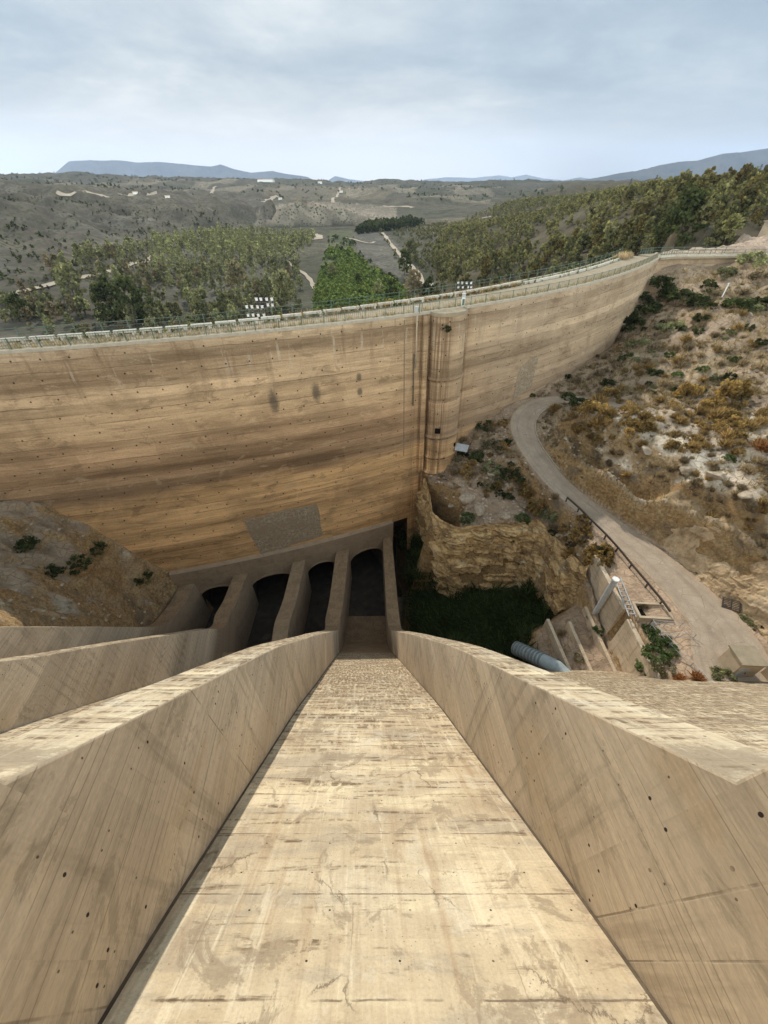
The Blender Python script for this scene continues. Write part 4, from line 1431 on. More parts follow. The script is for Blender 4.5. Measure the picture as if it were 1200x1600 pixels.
# wing wall at the right end ---------------------------------------------
WP = [C(ARC) + nrm(ARC) * 0.0, np.array((67.5, 106.6)), np.array((84, 107.6)), np.array((99, 109.5))]
mb = MB(); L = ARC
for p, q in zip(WP[:-1], WP[1:]):
    l = np.hypot(*(q - p)); k = 6
    for i in range(k):
        a, b = p + (q - p) * i / k, p + (q - p) * (i + 1) / k
        for d, e in ((0.5, 3), (3, 6), (6, 9), (9, 13)):
            mb.quad([(a[0], a[1] - .06 * e, CREST - e), (b[0], b[1] - .06 * e, CREST - e), (b[0], b[1] - .06 * d, CREST - d), (a[0], a[1] - .06 * d, CREST - d)],
                    [(L + l * i / k, e + 1), (L + l * (i + 1) / k, e + 1), (L + l * (i + 1) / k, d + 1), (L + l * i / k, d + 1)])
    L += l
under(mb.build('wing_wall', MAT['dam'], merge=True), dam)
mb = MB()
for p, q in zip(WP[:-1], WP[1:]):
    d = (q - p) / np.hypot(*(q - p)); n = np.array((d[1], -d[0]))
    P = [p + n * .5, q + n * .5, q - n * 5.5, p - n * 5.5]
    lo = [(x[0], x[1], CREST - .42) for x in P]; hi = [(x[0], x[1], CREST - .02) for x in P]
    mb.quad(hi); mb.quad(lo[::-1])
    for i in range(4):
        j = (i + 1) % 4
        mb.quad([lo[i], lo[j], hi[j], hi[i]])
under(mb.build('wing_deck', MAT['deck']), dam)

# railings along the crest -----------------------------------------------
def crest_rail(off, a0, a1, label, bars, rails, post_h, step, mat_post, mat_rail, hz=0.0):
    root = tag(empty('railing', (*(C((a0 + a1) / 2) + nrm((a0 + a1) / 2) * off), CREST)), label, 'railing')
    def q(a, z, o=off):
        p = C(a) + nrm(a) * (o * crest_k(a) if o < -1 else o)
        return (p[0], p[1], CREST + z)
    n = int((a1 - a0) / step)
    S = np.linspace(a0, a1, n + 1)
    for a in S:
        mb = MB(); mb.bar(q(a, -0.05), q(a, post_h), 0.08, 0.08)
        under(mb.build('post', mat_post), root)
    for z, w in rails:
        mb = MB()
        mb.tube([q(a, z) for a in np.linspace(a0, a1, n * 2 + 1)], w / 2, 5)
        under(mb.build('rail', mat_rail, smooth=True), root)
    if bars:
        mb = MB()
        for a in np.arange(a0, a1, bars[0]):
            p, t = q(a, bars[2]), q(a, bars[3])
            mb.bar(p, t, bars[1], bars[1])
        under(mb.build('balusters', MAT['bars']), root)
    return root


a_far1 = arc_at_x(61.0)
crest_rail(-0.32, 18, ARC - 0.5, 'pale barred railing along the near edge of the old dam crest', (0.26, 0.032, 0.12, 0.98), ((1.0, .06), (0.12, .04)), 1.08, 2.7, MAT['green'], MAT['green'])
crest_rail(-7.9, 18, ARC - 1.0, 'green two-rail railing along the far edge of the old dam crest', None, ((1.32, .07), (0.9, .05)), 1.4, 2.7, MAT['green'], MAT['green'])
# wing railing
root = tag(empty('railing', (84, 107, CREST)), 'green railing on the short wing wall at the right end of the dam', 'railing')
for side in (0.3, -5.2):
    pts = []
    for p, q in zip(WP[:-1], WP[1:]):
        d = (q - p) / np.hypot(*(q - p)); n = np.array((d[1], -d[0]))
        for i in range(6): pts.append(p + (q - p) * i / 6 + n * side)
    for p in pts:
        mb = MB(); mb.bar((*p, CREST - .02), (*p, CREST + 1.25), .08); under(mb.build('post', MAT['green']), root)
    for z in (1.2, .65):
        mb = MB(); mb.tube([(*p, CREST + z) for p in pts], .04, 5); under(mb.build('rail', MAT['green']), root)
    if side > 0:
        mb = MB()
        for p, q in zip(pts[:-1], pts[1:]):
            for i in range(6):
                r_ = p + (q - p) * i / 6
                mb.box((r_[0], r_[1], CREST + .22), (.22, .18, .42))
        under(mb.build('balusters', MAT['block']), root)

# white concrete blocks between road and far railing ------------------------
def block_proto():
    root = empty('concrete_block')
    mb = MB(); mb.box((0, 0, .44), (2.35, .42, .26)); b1 = mb.build('beam', MAT['block'], root)
    for s in (-1, 1):
        mb = MB(); mb.box((s * .85, 0, .155), (.35, .38, .31)); mb.build('foot', MAT['block'], root)
    return root


proto = block_proto(); first = True
for k, a in enumerate(np.arange(20, arc_at_x(27), 2.72)):
    o = proto if first else copy_tree(proto); first = False
    p = C(a) - nrm(a) * 6.6 * crest_k(a); d = nrm(a)
    o.location = (p[0], p[1], CREST - .04); o.rotation_euler.z = math.atan2(d[1], d[0]) + math.pi / 2
    tag(o, 'low whitish concrete beam on two feet along the far side of the dam crest', 'concrete block', 'white concrete blocks along the crest road')
# low wall strip further right (dark planted edge)
mb = MB(); along(mb, arc_at_x(27.5), arc_at_x(60), -6.6, -6.2, -.04, .32)
tag(mb.build('low_wall', MAT['block']), 'low pale wall along the far side of the crest road, right of the tower', 'low wall')
# small control cabinet beside the tower, on the crest
a_c, _d = face_hit(725, 486)
p = C(a_c) + nrm(a_c) * -.3
root = tag(empty('control_cabinet', (p[0], p[1], CREST)), 'narrow white and green cabinet on the crest just right of the tower', 'cabinet')
mb = MB(); mb.box((0, 0, .55), (.4, .36, 1.1)); mb.build('body', MAT['white'], root)
mb = MB(); mb.box((0, 0, 1.3), (.46, .42, .4)); mb.box((0.0, 0, 1.53), (.54, .5, .06)); mb.build('head', MAT['steel'], root)
mb = MB(); mb.box((0, -.19, .5), (.3, .03, .8)); mb.build('door', MAT['green'], root)
p = C(a_p) + nrm(a_p) * .1
root = tag(empty('valve_stand', (p[0], p[1], CREST)), 'small grey valve stand on the crest above the pale drain pipe', 'valve stand')
for s in (-.4, .4):
    mb = MB(); mb.bar((s, 0, 0), (s, 0, 1.5), .1); mb.build('post', MAT['green'], root)
mb = MB(); mb.box((0, -.12, .55), (.42, .3, .6)); mb.build('valve_box', MAT['steel'], root)

# floodlight racks behind the crest ------------------------------------------
def rack(u0, base_y, rows, label):
    """rows: (v, [u of each lamp])"""
    us = [u for _, l in rows for u in l]
    uc = sum(us) / len(us)
    c = aty(uc, rows[0][0], base_y)
    root = tag(empty('floodlight_rack', (c[0], c[1], -30)), label, 'floodlights')
    topz = max(aty(uc, v, base_y)[2] for v, _ in rows)
    for s in (-.5, .5):
        mb = MB(); mb.bar((s, .15, 0), (s, .15, topz + 30 + .2), .12); mb.build('mast', MAT['dark'], root)
    for v, l in rows:
        z = aty(uc, v, base_y)[2] + 30
        x0, x1 = aty(min(l), v, base_y)[0] - c[0], aty(max(l), v, base_y)[0] - c[0]
        mb = MB(); mb.bar((x0 - .35, 0, z - .42), (x1 + .35, 0, z - .42), .10)
        mb.bar((x0 - .3, .05, z - .42), (0, .15, z - 1.0), .06); mb.bar((x1 + .3, .05, z - .42), (0, .15, z - 1.0), .06)
        mb.build('crossbar', MAT['dark'], root)
        for u in l:
            x = aty(u, v, base_y)[0] - c[0]
            mb = MB()
            mb.box((x, .05, z), (.42, .22, .36))
            mb.box((x, .14, z - .3), (.16, .1, .2))
            lamp = mb.build('floodlight', MAT['dark'], root)
            mb = MB(); mb.quad([(x - .19, -.10, z - .15), (x + .19, -.10, z - .15), (x + .19, -.10, z + .15), (x - .19, -.10, z + .15)])
            mb.box((x, -.08, z + .21), (.42, .28, .04))
            mb.build('lens', MAT['glass'], lamp)
    return root


rack(405, 66, [(468, [401, 408, 417, 425]), (477, [419, 426]), (480, [386, 394, 403, 410]), (493, [388, 396, 404, 413])], 'tall dark rack of many white floodlights behind the left part of the dam')
rack(725, 88, [(442.5, [716, 722, 729, 736]), (449, [716, 723, 731, 736])], 'small dark rack of floodlights behind the dam near the tower')

# ------------------------------------------------------------------ new spillway
def Sx(y): return -SH * np.minimum(np.asarray(y, float), 32.0)


sp = tag(empty('spillway', (0, 33, -58)), 'steep stained concrete spillway with dividing walls, running down to four arched outlets', 'spillway')


def strip(name, ys, x0, x1, zt, zb, mat, parent=sp, bevel=0.0, nx=1, side_mat=None):
    """box-section body swept down the slope; x0, x1, zt, zb are functions of y (x relative to the sheared axis)"""
    f = lambda g, y: float(g(y)) if callable(g) else float(g)
    mb = MB(); s = 0; prev = None
    mats = [mat] if side_mat is None else [mat, side_mat]
    sm = 0 if side_mat is None else 1
    for i, y in enumerate(ys):
        sh = float(Sx(y))
        a, b, t, o = f(x0, y) + sh, f(x1, y) + sh, f(zt, y), f(zb, y)
        if prev is not None: s += math.hypot(y - prev[4], t - prev[2])
        cur = (a, b, t, o, y, s)
        if prev is not None:
            pa, pb, pt, po, py, ps = prev
            for k in range(nx):
                l0, l1 = k / nx, (k + 1) / nx
                mb.quad([(pa + (pb - pa) * l0, py, pt), (pa + (pb - pa) * l1, py, pt), (a + (b - a) * l1, y, t), (a + (b - a) * l0, y, t)],
                        [((pb - pa) * l0 + 50 + len(name), ps), ((pb - pa) * l1 + 50 + len(name), ps), ((b - a) * l1 + 50 + len(name), s), ((b - a) * l0 + 50 + len(name), s)], 0)
            mb.quad([(pb, py, po), (pa, py, po), (a, y, o), (b, y, o)], None, sm)
            mb.quad([(pb, py, pt), (pb, py, po), (b, y, o), (b, y, t)], [(py + 3 * a, pt), (py + 3 * a, po), (y + 3 * a, o), (y + 3 * a, t)], sm)
            mb.quad([(pa, py, po), (pa, py, pt), (a, y, t), (a, y, o)], [(py + 5 * b, po), (py + 5 * b, pt), (y + 5 * b, t), (y + 5 * b, o)], sm)
        else:
            mb.quad([(a, y, t), (a, y, o), (b, y, o), (b, y, t)], [(0, t), (0, o), (b - a, o), (b - a, t)], sm)
        prev = cur
    a, b, t, o, y, s = prev
    mb.quad([(a, y, o), (a, y, t), (b, y, t), (b, y, o)], [(0, o), (0, t), (b - a, t), (b - a, o)], sm)
    ob = mb.build(name, mats, merge=True)
    if bevel:
        m = ob.modifiers.new('bevel', 'BEVEL'); m.width = bevel; m.segments = 2; m.limit_method = 'ANGLE'; m.angle_limit = R(50)
    return under(ob, parent)


def lin(*pts):
    xs, zs = zip(*pts)
    return lambda y: np.interp(y, xs, zs)


YW = np.concatenate([np.arange(-9, 0.5, 0.9), [0.95, 0.97], np.arange(1.6, 22, 0.9), np.arange(22, 38, 0.6), np.arange(38, 48, 1.0)])


def pf_y(x):
    """portal front line"""
    a = arc_at_x(x); p = C(a) + nrm(a) * (batter(33.5) + 0.75)
    a = arc_at_x(x - (p[0] - x)); p = C(a) + nrm(a) * (batter(33.5) + 0.75)
    return float(p[1])


def ys_to(x): return np.concatenate([YW[YW < pf_y(x) - 0.5], [pf_y(x) + 0.5]])


def Tpier(y): return 3.5 if y < 0.96 else float(Tp(y))
def Tlow(y, g): return max(float(Tp(y)) + float(g(y)), -49.8)


main_r = lin((-9, 3.0), (10, 3.0), (32, 3.2), (50, 2.5))
main_l = lin((-9, -3.06), (10, -3.05), (32, -3.6), (50, -3.45))
ys4 = np.concatenate([np.arange(-9, 38, 0.5), np.arange(38, 66, 1.5)])
strip('chute_floor', ys4, lambda y: main_l(y) - .35, lambda y: main_r(y) + .35, F, lambda y: F(y) - 1.6, MAT['chute'], nx=6)
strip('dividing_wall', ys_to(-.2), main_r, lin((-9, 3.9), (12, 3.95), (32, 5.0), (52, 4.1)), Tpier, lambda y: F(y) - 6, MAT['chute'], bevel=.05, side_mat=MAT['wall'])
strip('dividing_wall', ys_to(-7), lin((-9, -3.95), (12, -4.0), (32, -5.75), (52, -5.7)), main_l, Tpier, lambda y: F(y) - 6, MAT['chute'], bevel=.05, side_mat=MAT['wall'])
MAT['seal'] = new_mat('dirty_joint', plain((0.10, 0.075, 0.05), 0.4, 2.0, (0.2, 0.15, 0.10)), 0.95)
for g, s in ((main_r, -1), (main_l, 1)):
    strip('edge_joint', np.arange(-9, 34, 0.6), (lambda y, g=g, s=s: g(y) + min(0, s) * .028 - .02), (lambda y, g=g, s=s: g(y) + max(0, s) * .028 + .02), lambda y: F(y) + .012, lambda y: F(y) - .3, MAT['seal'])
w2r = lin((-9, -16.2), (9, -17.0), (26, -18.6), (33, -19.9), (50, -20.0))
strip('dividing_wall', ys_to(-23.5), lambda y: w2r(y) - lin((-9, 0.95), (18, 1.0), (33, 2.2), (50, 2.1))(y), w2r, lambda y: Tlow(y, lin((-9, -1.7), (10, -1.7), (19, -0.5), (26, 0.4), (31, 0), (60, 0))), lambda y: F(y) - 7, MAT['chute'], bevel=.05, side_mat=MAT['wall'])
w1r = lin((-9, -26.6), (20, -27.0), (33, -27.8), (50, -28.0))
strip('dividing_wall', ys_to(-31.2), lambda y: w1r(y) - lin((-9, 0.95), (20, 1.0), (33, 2.3), (50, 2.2))(y), w1r, lambda y: Tlow(y, lin((-9, 0.6), (16, 0.9), (22, 0.9), (29, 0.6), (33, 0), (60, 0))), lambda y: F(y) - 7, MAT['chute'], bevel=.05, side_mat=MAT['wall'])
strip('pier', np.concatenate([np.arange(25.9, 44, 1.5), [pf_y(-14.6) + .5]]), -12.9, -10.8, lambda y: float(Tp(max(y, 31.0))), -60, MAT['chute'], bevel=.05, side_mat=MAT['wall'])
ysb = np.concatenate([np.arange(-9, 25.6, 0.8), [25.6]])
strip('side_chute_floor', ysb, lambda y: w2r(y) - .4, lin((-9, -3.4), (12, -3.4), (32, -4.4)), lambda y: F(y) - 2.5, lambda y: F(y) - 4.2, MAT['chute'], nx=6)
strip('side_chute_floor', np.arange(-9, 40, 0.8), lambda y: w1r(y) - .4, lambda y: w2r(y) - .4, lambda y: F(y) - 2.2, lambda y: F(y) - 4.2, MAT['chute'], nx=4)
strip('dam_slope', np.arange(-9, 34, 0.8), lin((-9, 3.5), (40, 3.9)), 75, lambda y: F(y) - 3.0, lambda y: F(y) - 6.0, MAT['chute'], nx=24)
MAT['mud_shade'] = new_mat('mud_and_basin_shade', plain((0.045, 0.036, 0.027), 0.4, 0.8, (0.10, 0.08, 0.055)), 0.7, 0.3)  # mud colour taken darker to stand in for the basin's deep shade
strip('basin_floor', np.arange(26, 68, 2.0), -31, 5.2, -57.9, -59, MAT['mud_shade'], nx=8)
strip('chute_lip', [24.2, 25.85], lambda y: w2r(y) - .2, -4.2, lambda y: F(24.6) - 2.1, -60, MAT['chute'], nx=4, side_mat=MAT['wall'])

# arched outlets ---------------------------------------------------------
por = tag(empty('outlet_portal', (-15, 45, -58)), 'concrete band with four dark arched outlets at the foot of the old dam', 'outlets')


def pp_(x, z, back=0.0):
    a = arc_at_x(x); n = nrm(a)
    return (x - n[0] * back, pf_y(x) - n[1] * back, z)


ZT = -46.3
CROWN, SPR = -50.9, -53.0
bays = [(-6.15, -.25), (-13.55, -8.45), (-22.7, -15.7), (-30.7, -24.95)]
edges = sorted([x for b in bays for x in b])
xs_all = [-33.4] + edges + [1.7]
mb = MB()
def seg(x0, x1, f0, n=1):
    for i in range(n):
        a, b = x0 + (x1 - x0) * i / n, x0 + (x1 - x0) * (i + 1) / n
        mb.quad([pp_(a, f0(a)), pp_(b, f0(b)), pp_(b, ZT), pp_(a, ZT)], [(a, f0(a)), (b, f0(b)), (b, ZT), (a, ZT)])
        mb.quad([pp_(a, ZT), pp_(b, ZT), pp_(b, ZT + .25, 1.6), pp_(a, ZT + .25, 1.6)], [(a, 0), (b, 0), (b, 1.6), (a, 1.6)])
def arch(b):
    c, h = (b[0] + b[1]) / 2, (b[1] - b[0]) / 2
    return lambda x: SPR + (CROWN - SPR) * math.sqrt(max(0, 1 - ((x - c) / h) ** 2)) ** 1.0
for i in range(len(xs_all) - 1):
    x0, x1 = xs_all[i], xs_all[i + 1]
    if (x0, x1) in bays: seg(x0, x1, arch((x0, x1)), 20)
    else: seg(x0, x1, lambda x: -60, 2)
for x, s in ((-33.4, 1), (1.7, -1)):
    mb.quad([pp_(x, -60), pp_(x, ZT), pp_(x, ZT + .25, 1.8), pp_(x, -60, 1.8)][::s], [(0, -60), (0, ZT), (1.6, ZT), (1.6, -60)])
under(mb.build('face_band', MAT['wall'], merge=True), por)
MAT['tunnel'] = new_mat('dark_tunnel_concrete', plain((0.10, 0.085, 0.065), 0.3, 1.0, (0.05, 0.045, 0.035)), 0.9)  # much darker than the portal face
for b in bays:
    f = arch(b)
    mb = MB(); n = 20
    prof = [(b[0], -59.5)] + [(b[0] + (b[1] - b[0]) * i / n, f(b[0] + (b[1] - b[0]) * i / n)) for i in range(n + 1)] + [(b[1], -59.5)]
    for (x0, z0), (x1, z1) in zip(prof[:-1], prof[1:]):
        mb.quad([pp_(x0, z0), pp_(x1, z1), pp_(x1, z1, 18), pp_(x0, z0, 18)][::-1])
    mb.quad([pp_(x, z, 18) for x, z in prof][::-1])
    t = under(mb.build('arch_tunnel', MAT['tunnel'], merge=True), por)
    mb = MB()
    c, h = (b[0] + b[1]) / 2, (b[1] - b[0]) / 2
    def ring(t, r, off): return pp_(c - math.cos(t) * h * r, SPR + math.sin(t) * (CROWN - SPR + (r - 1) * h) , -off)
    T = np.linspace(0.02, math.pi - .02, 25)
    for p, q in zip(T[:-1], T[1:]):
        mb.quad([ring(p, 1.0, .12), ring(q, 1.0, .12), ring(q, 1.09, .12), ring(p, 1.09, .12)])
        mb.quad([ring(p, 1.09, .12), ring(q, 1.09, .12), ring(q, 1.09, -.03), ring(p, 1.09, -.03)])
        mb.quad([ring(q, 1.0, .12), ring(p, 1.0, .12), ring(p, 1.0, -.03), ring(q, 1.0, -.03)])
    under(mb.build('arch_ring', MAT['wall'], merge=True), por)

# ------------------------------------------------------------------ works beside the pit
root = tag(empty('penstock_pipe', (18, 23, -43)), 'fat pale blue ribbed pipe coming out beside the spillway wall', 'pipe')
P0, P1 = np.array((19.9, 20.2, -40.9)), np.array((15.6, 27.0, -46.0))
# bent end then straight run
pa = [np.array((20.6, 19.6, -41.9)), np.array((20.2, 20.1, -41.2)), np.array((19.4, 21.3, -41.2)), np.array((18.5, 22.6, -42.1)), np.array((16.6, 25.5, -44.4))]
MAT['band'] = new_mat('dull_band_steel', plain((0.20, 0.225, 0.225), 0.2, 3.0, (0.14, 0.13, 0.11)), 0.5, 0.4)
mb = MB(); mb.tube(pa, 0.78, 20); under(mb.build('pipe_body', MAT['pipe'], smooth=True), root)
for k in np.linspace(0.02, 0.98, 9):
    q = pa[3] + (pa[4] - pa[3]) * k; d = (pa[4] - pa[3]) / np.linalg.norm(pa[4] - pa[3])
    mb = MB(); mb.tube([q - d * .11, q - d * .08, q + d * .08, q + d * .11], [.78, .9, .9, .78], 20); under(mb.build('band', MAT['band']), root)

# retaining wall below the yard
def wall_between(name, p, q, z0a, z0b, z1a, z1b, th, label, cat='wall', mat='wall', group=None):
    p, q = np.array(p, float), np.array(q, float); d = (q - p) / np.hypot(*(q - p)); n = np.array((-d[1], d[0])) * th / 2
    c = (p + q) / 2
    mb = MB()
    A = [p - n, q - n, q + n, p + n]
    lo = [(A[0][0], A[0][1], z0a), (A[1][0], A[1][1], z0b), (A[2][0], A[2][1], z0b), (A[3][0], A[3][1], z0a)]
    hi = [(A[0][0], A[0][1], z1a), (A[1][0], A[1][1], z1b), (A[2][0], A[2][1], z1b), (A[3][0], A[3][1], z1a)]
    L = np.hypot(*(q - p)); ul = [0, L, L, 0]
    mb.quad(hi, [(0, 0), (L, 0), (L, th), (0, th)]); mb.quad(lo[::-1])
    for i in range(4):
        j = (i + 1) % 4
        mb.quad([lo[i], lo[j], hi[j], hi[i]], [(lo[i][0] + lo[i][1], lo[i][2]), (lo[j][0] + lo[j][1], lo[j][2]), (hi[j][0] + hi[j][1], hi[j][2]), (hi[i][0] + hi[i][1], hi[i][2])])
    o = mb.build(name, MAT[mat], merge=True)
    m = o.modifiers.new('bevel', 'BEVEL'); m.width = .04; m.segments = 2
    tag(o, label, cat, group)
    return o


wall_between('retaining_wall', (26.0, 24.6), (26.0, 32.4), -43, -41, -34.9, -34.7, .5, 'board-marked concrete retaining wall under the sandy yard, upper length behind the white column')
wall_between('retaining_wall', (26.05, 17.0), (26.05, 23.6), -45, -43, -35.6, -35.2, .5, 'board-marked concrete retaining wall under the yard, lower length above the green shrub')
wall_between('channel_wall', (25.3, 20.2), (24.7, 28.2), -44, -42, -40.6, -39.4, .4, 'low concrete channel wall nearest the retaining wall', 'channel wall')
wall_between('channel_wall', (23.1, 20.2), (22.4, 26.6), -45, -43, -41.2, -40.2, .4, 'low concrete channel wall, middle one of the three below the yard', 'channel wall')
wall_between('channel_wall', (21.1, 20.2), (20.5, 27.8), -46, -46, -41.8, -41.4, .4, 'low concrete channel wall nearest the blue pipe', 'channel wall')
# upright round column
b = np.array((25.45, 27.2, -39.6))
root = tag(empty('concrete_column', tuple(b)), 'tall grey round concrete column with white top standing against the retaining wall', 'column')
mb = MB(); mb.tube([(0, 0, -1.5), (0, 0, 6.5)], .32, 18); mb.build('shaft', MAT['steel'], root, smooth=False)
mb = MB(); mb.tube([(0, 0, 6.48), (0, 0, 6.62)], .36, 18); mb.build('cap', MAT['white'], root)
# grating ladder along the wall top
root = tag(empty('walkway_ladder', (26.4, 26, -34.6)), 'narrow pale metal ladder lying along the top of the retaining wall', 'ladder')
for s in (-.35, .35):
    mb = MB(); mb.bar((s, -2.6, .1), (s, 2.6, .25), .09); mb.build('side_rail', MAT['steel'], root)
for i in range(9):
    y = -2.3 + i * .57
    mb = MB(); mb.bar((-.35, y, .18), (.35, y, .18), .07); mb.build('rung', MAT['steel'], root)
root.rotation_euler.z = R(-8)
# open concrete pit box in the yard
root = tag(empty('sunken_box', (28.3, 24.0, -34.7)), 'square concrete pit rim full of dry weeds beside the roadside barrier', 'pit')
for (x, y, sx, sy) in ((0, -.9, 3.4, .25), (0, .9, 3.4, .25), (-1.6, 0, .25, 1.55), (1.6, 0, .25, 1.55)):
    mb = MB(); mb.box((x, y, .15), (sx, sy, .7)); mb.build('rim', MAT['hut'], root)
mb = MB(); mb.box((0, 0, -.05), (2.9, 1.5, .1)); mb.build('bottom', MAT['hole_shade'], root)
root.rotation_euler.z = R(-4)
# handrail frame
def frame_rail(name, P, h, label, cat, mat='steel', mids=(0.5,), w=.05):
    root = tag(empty(name, tuple(P[0])), label, cat)
    for p in P:
        mb = MB(); mb.bar(p, (p[0], p[1], p[2] + h), w); under(mb.build('post', MAT[mat]), root)
    for k in (1.0,) + tuple(mids):
        mb = MB(); mb.tube([(p[0], p[1], p[2] + h * k) for p in P], w / 2, 6); under(mb.build('rail', MAT[mat]), root)
    return root


frame_rail('handrail', [(27.2, 22.4, -34.6), (28.6, 22.2, -34.6), (30.0, 22.0, -34.5), (30.4, 20.6, -34.4), (28.9, 20.8, -34.5), (27.4, 21.0, -34.6), (27.2, 22.4, -34.6)], 1.05, 'pale square handrail frame at the end of the pit in the yard', 'handrail', 'steel')
frame_rail('handrail', [(27.3, 22.2, -34.7), (27.9, 20.0, -34.6), (28.5, 17.8, -34.5), (29.0, 15.6, -34.4)], 1.0, 'grey pipe handrail running from the yard down to the spillway slope', 'handrail', 'steel')
# roadside barrier (timber/metal rail)
pts = [hit(*p) for p in ((884, 784), (902, 800), (922, 820), (944, 842), (962, 862), (983, 888), (1008, 918), (1030, 945), (1042, 962))]
pts = [np.array(p) for p in pts if p is not None]
root = tag(empty('roadside_barrier', tuple(pts[4])), 'long dark weathered rail barrier along the outer edge of the access road', 'barrier')
for p, q in zip(pts[:-1], pts[1:]):
    mb = MB(); mb.bar((p[0], p[1], p[2] - .2), (p[0], p[1], p[2] + .85), .14); under(mb.build('post', MAT['rust']), root)
    mb = MB(); mb.bar((p[0], p[1], p[2] + .75), (q[0], q[1], q[2] + .75), .12, .26); under(mb.build('rail', MAT['rust']), root)
# second barrier, upper bend
pts = [hit(*p) for p in ((790, 655), (797, 680), (810, 706), (830, 728), (848, 750), (868, 768))]
pts = [np.array(p) for p in pts if p is not None]
# concrete hut at the right edge
root = tag(empty('concrete_hut', (32.4, 17.6, -34.2), R(-3)), 'plain concrete utility box with a flat pale lid by the road near the right edge', 'utility box')
mb = MB(); mb.box((0, 0, 1.1), (2.0, 1.7, 2.2)); mb.build('wall', MAT['hut'], root)
mb = MB(); mb.box((0, 0, 2.28), (2.25, 1.95, .16)); mb.build('lid', MAT['deck'], root)
mb = MB(); mb.box((-.4, -.87, .9), (.8, .06, 1.5)); d_ = mb.build('door', MAT['steel'], root)
mb = MB(); mb.box((-.1, -.92, .95), (.05, .05, .2)); mb.build('handle', MAT['dark'], d_)
root = tag(empty('concrete_hut', (35.2, 16.6, -34.2), R(5)), 'low concrete utility box cut off by the right edge of the picture', 'utility box')
mb = MB(); mb.box((0, 0, .8), (1.4, 1.2, 1.6)); mb.build('wall', MAT['hut'], root)
mb = MB(); mb.box((0, 0, 1.66), (1.6, 1.4, .12)); mb.build('lid', MAT['deck'], root)
# metal grate by the road
p = hit(1140, 948)
root = tag(empty('metal_grate', (p[0], p[1], p[2] + .35), R(-25)), 'rusty slatted metal grate leaning at the foot of the road bank', 'grate')
root.rotation_euler.x = R(28)
for s in (-.75, 0, .75):
    mb = MB(); mb.bar((s, -.6, 0), (s, .6, 0), .1); mb.build('bearer', MAT['rust'], root)
for i in range(7):
    mb = MB(); mb.box((0, -.55 + i * .18, .08), (1.8, .1, .05)); mb.build('slat', MAT['rust'], root)
# shed at the tower foot
p = hit(721, 714); p = np.array(p)
root = tag(empty('small_shed', (p[0], p[1] + .6, p[2]), R(-20)), 'tiny shed with a flat pale metal roof at the foot of the tower', 'shed')
mb = MB()
for s in (-1, 1): mb.box((s * .8, 0, .8), (.14, 1.3, 1.6))
mb.box((0, .62, .8), (1.6, .12, 1.6)); mb.build('wall', MAT['hut'], root)
mb = MB(); mb.box((0, -.1, 1.68), (2.1, 1.9, .10)); r_ = mb.build('roof', MAT['steel'], root); r_.rotation_euler = (R(8), 0, 0)
mb = MB(); mb.box((0, 0, -.7), (2.4, 2.0, 1.5), taper=.9); mb.build('plinth', MAT['stone'], root)
# white marker post
p = hit(1127, 466)
root = tag(empty('marker_post', tuple(p)), 'thin white marker post among the bushes below the wing wall', 'post')
mb = MB(); mb.tube([(0, 0, -.3), (0, 0, 2.6)], [.12, .10], 8); mb.build('pole', MAT['white'], root)
mb = MB(); mb.box((0, 0, 2.66), (.26, .26, .14)); mb.build('cap', MAT['white'], root)
# small house beyond the platform
p = aty(1196, 372, 128)
root = tag(empty('house', (p[0] + 3.5, p[1], p[2] - .6)), 'corner of a tan house wall beyond the dirt platform at the right edge', 'house')
mb = MB(); mb.box((0, 0, 2.0), (7, 6, 4)); mb.build('wall', MAT['hut'], root)
mb = MB(); mb.box((0, 0, 4.12), (7.6, 6.6, .24)); mb.build('roof', MAT['deck'], root)
mb = MB(); mb.box((-1.5, -3.02, 2.2), (1.1, .08, 1.2)); mb.build('window', MAT['hole_shade'], root)
frame_rail('railing', [(96 + 1.6 * i, 113 + .8 * i, -12.9) for i in range(5)], 1.15, 'short green railing beside the dirt platform', 'railing', 'green')

def resample(P, n):
    P = np.array(P, float); s = np.concatenate([[0], np.cumsum(np.linalg.norm(np.diff(P, axis=0), axis=1))])
    t = np.linspace(0, s[-1], n)
    return np.stack([np.interp(t, s, P[:, k]) for k in range(3)], 1)


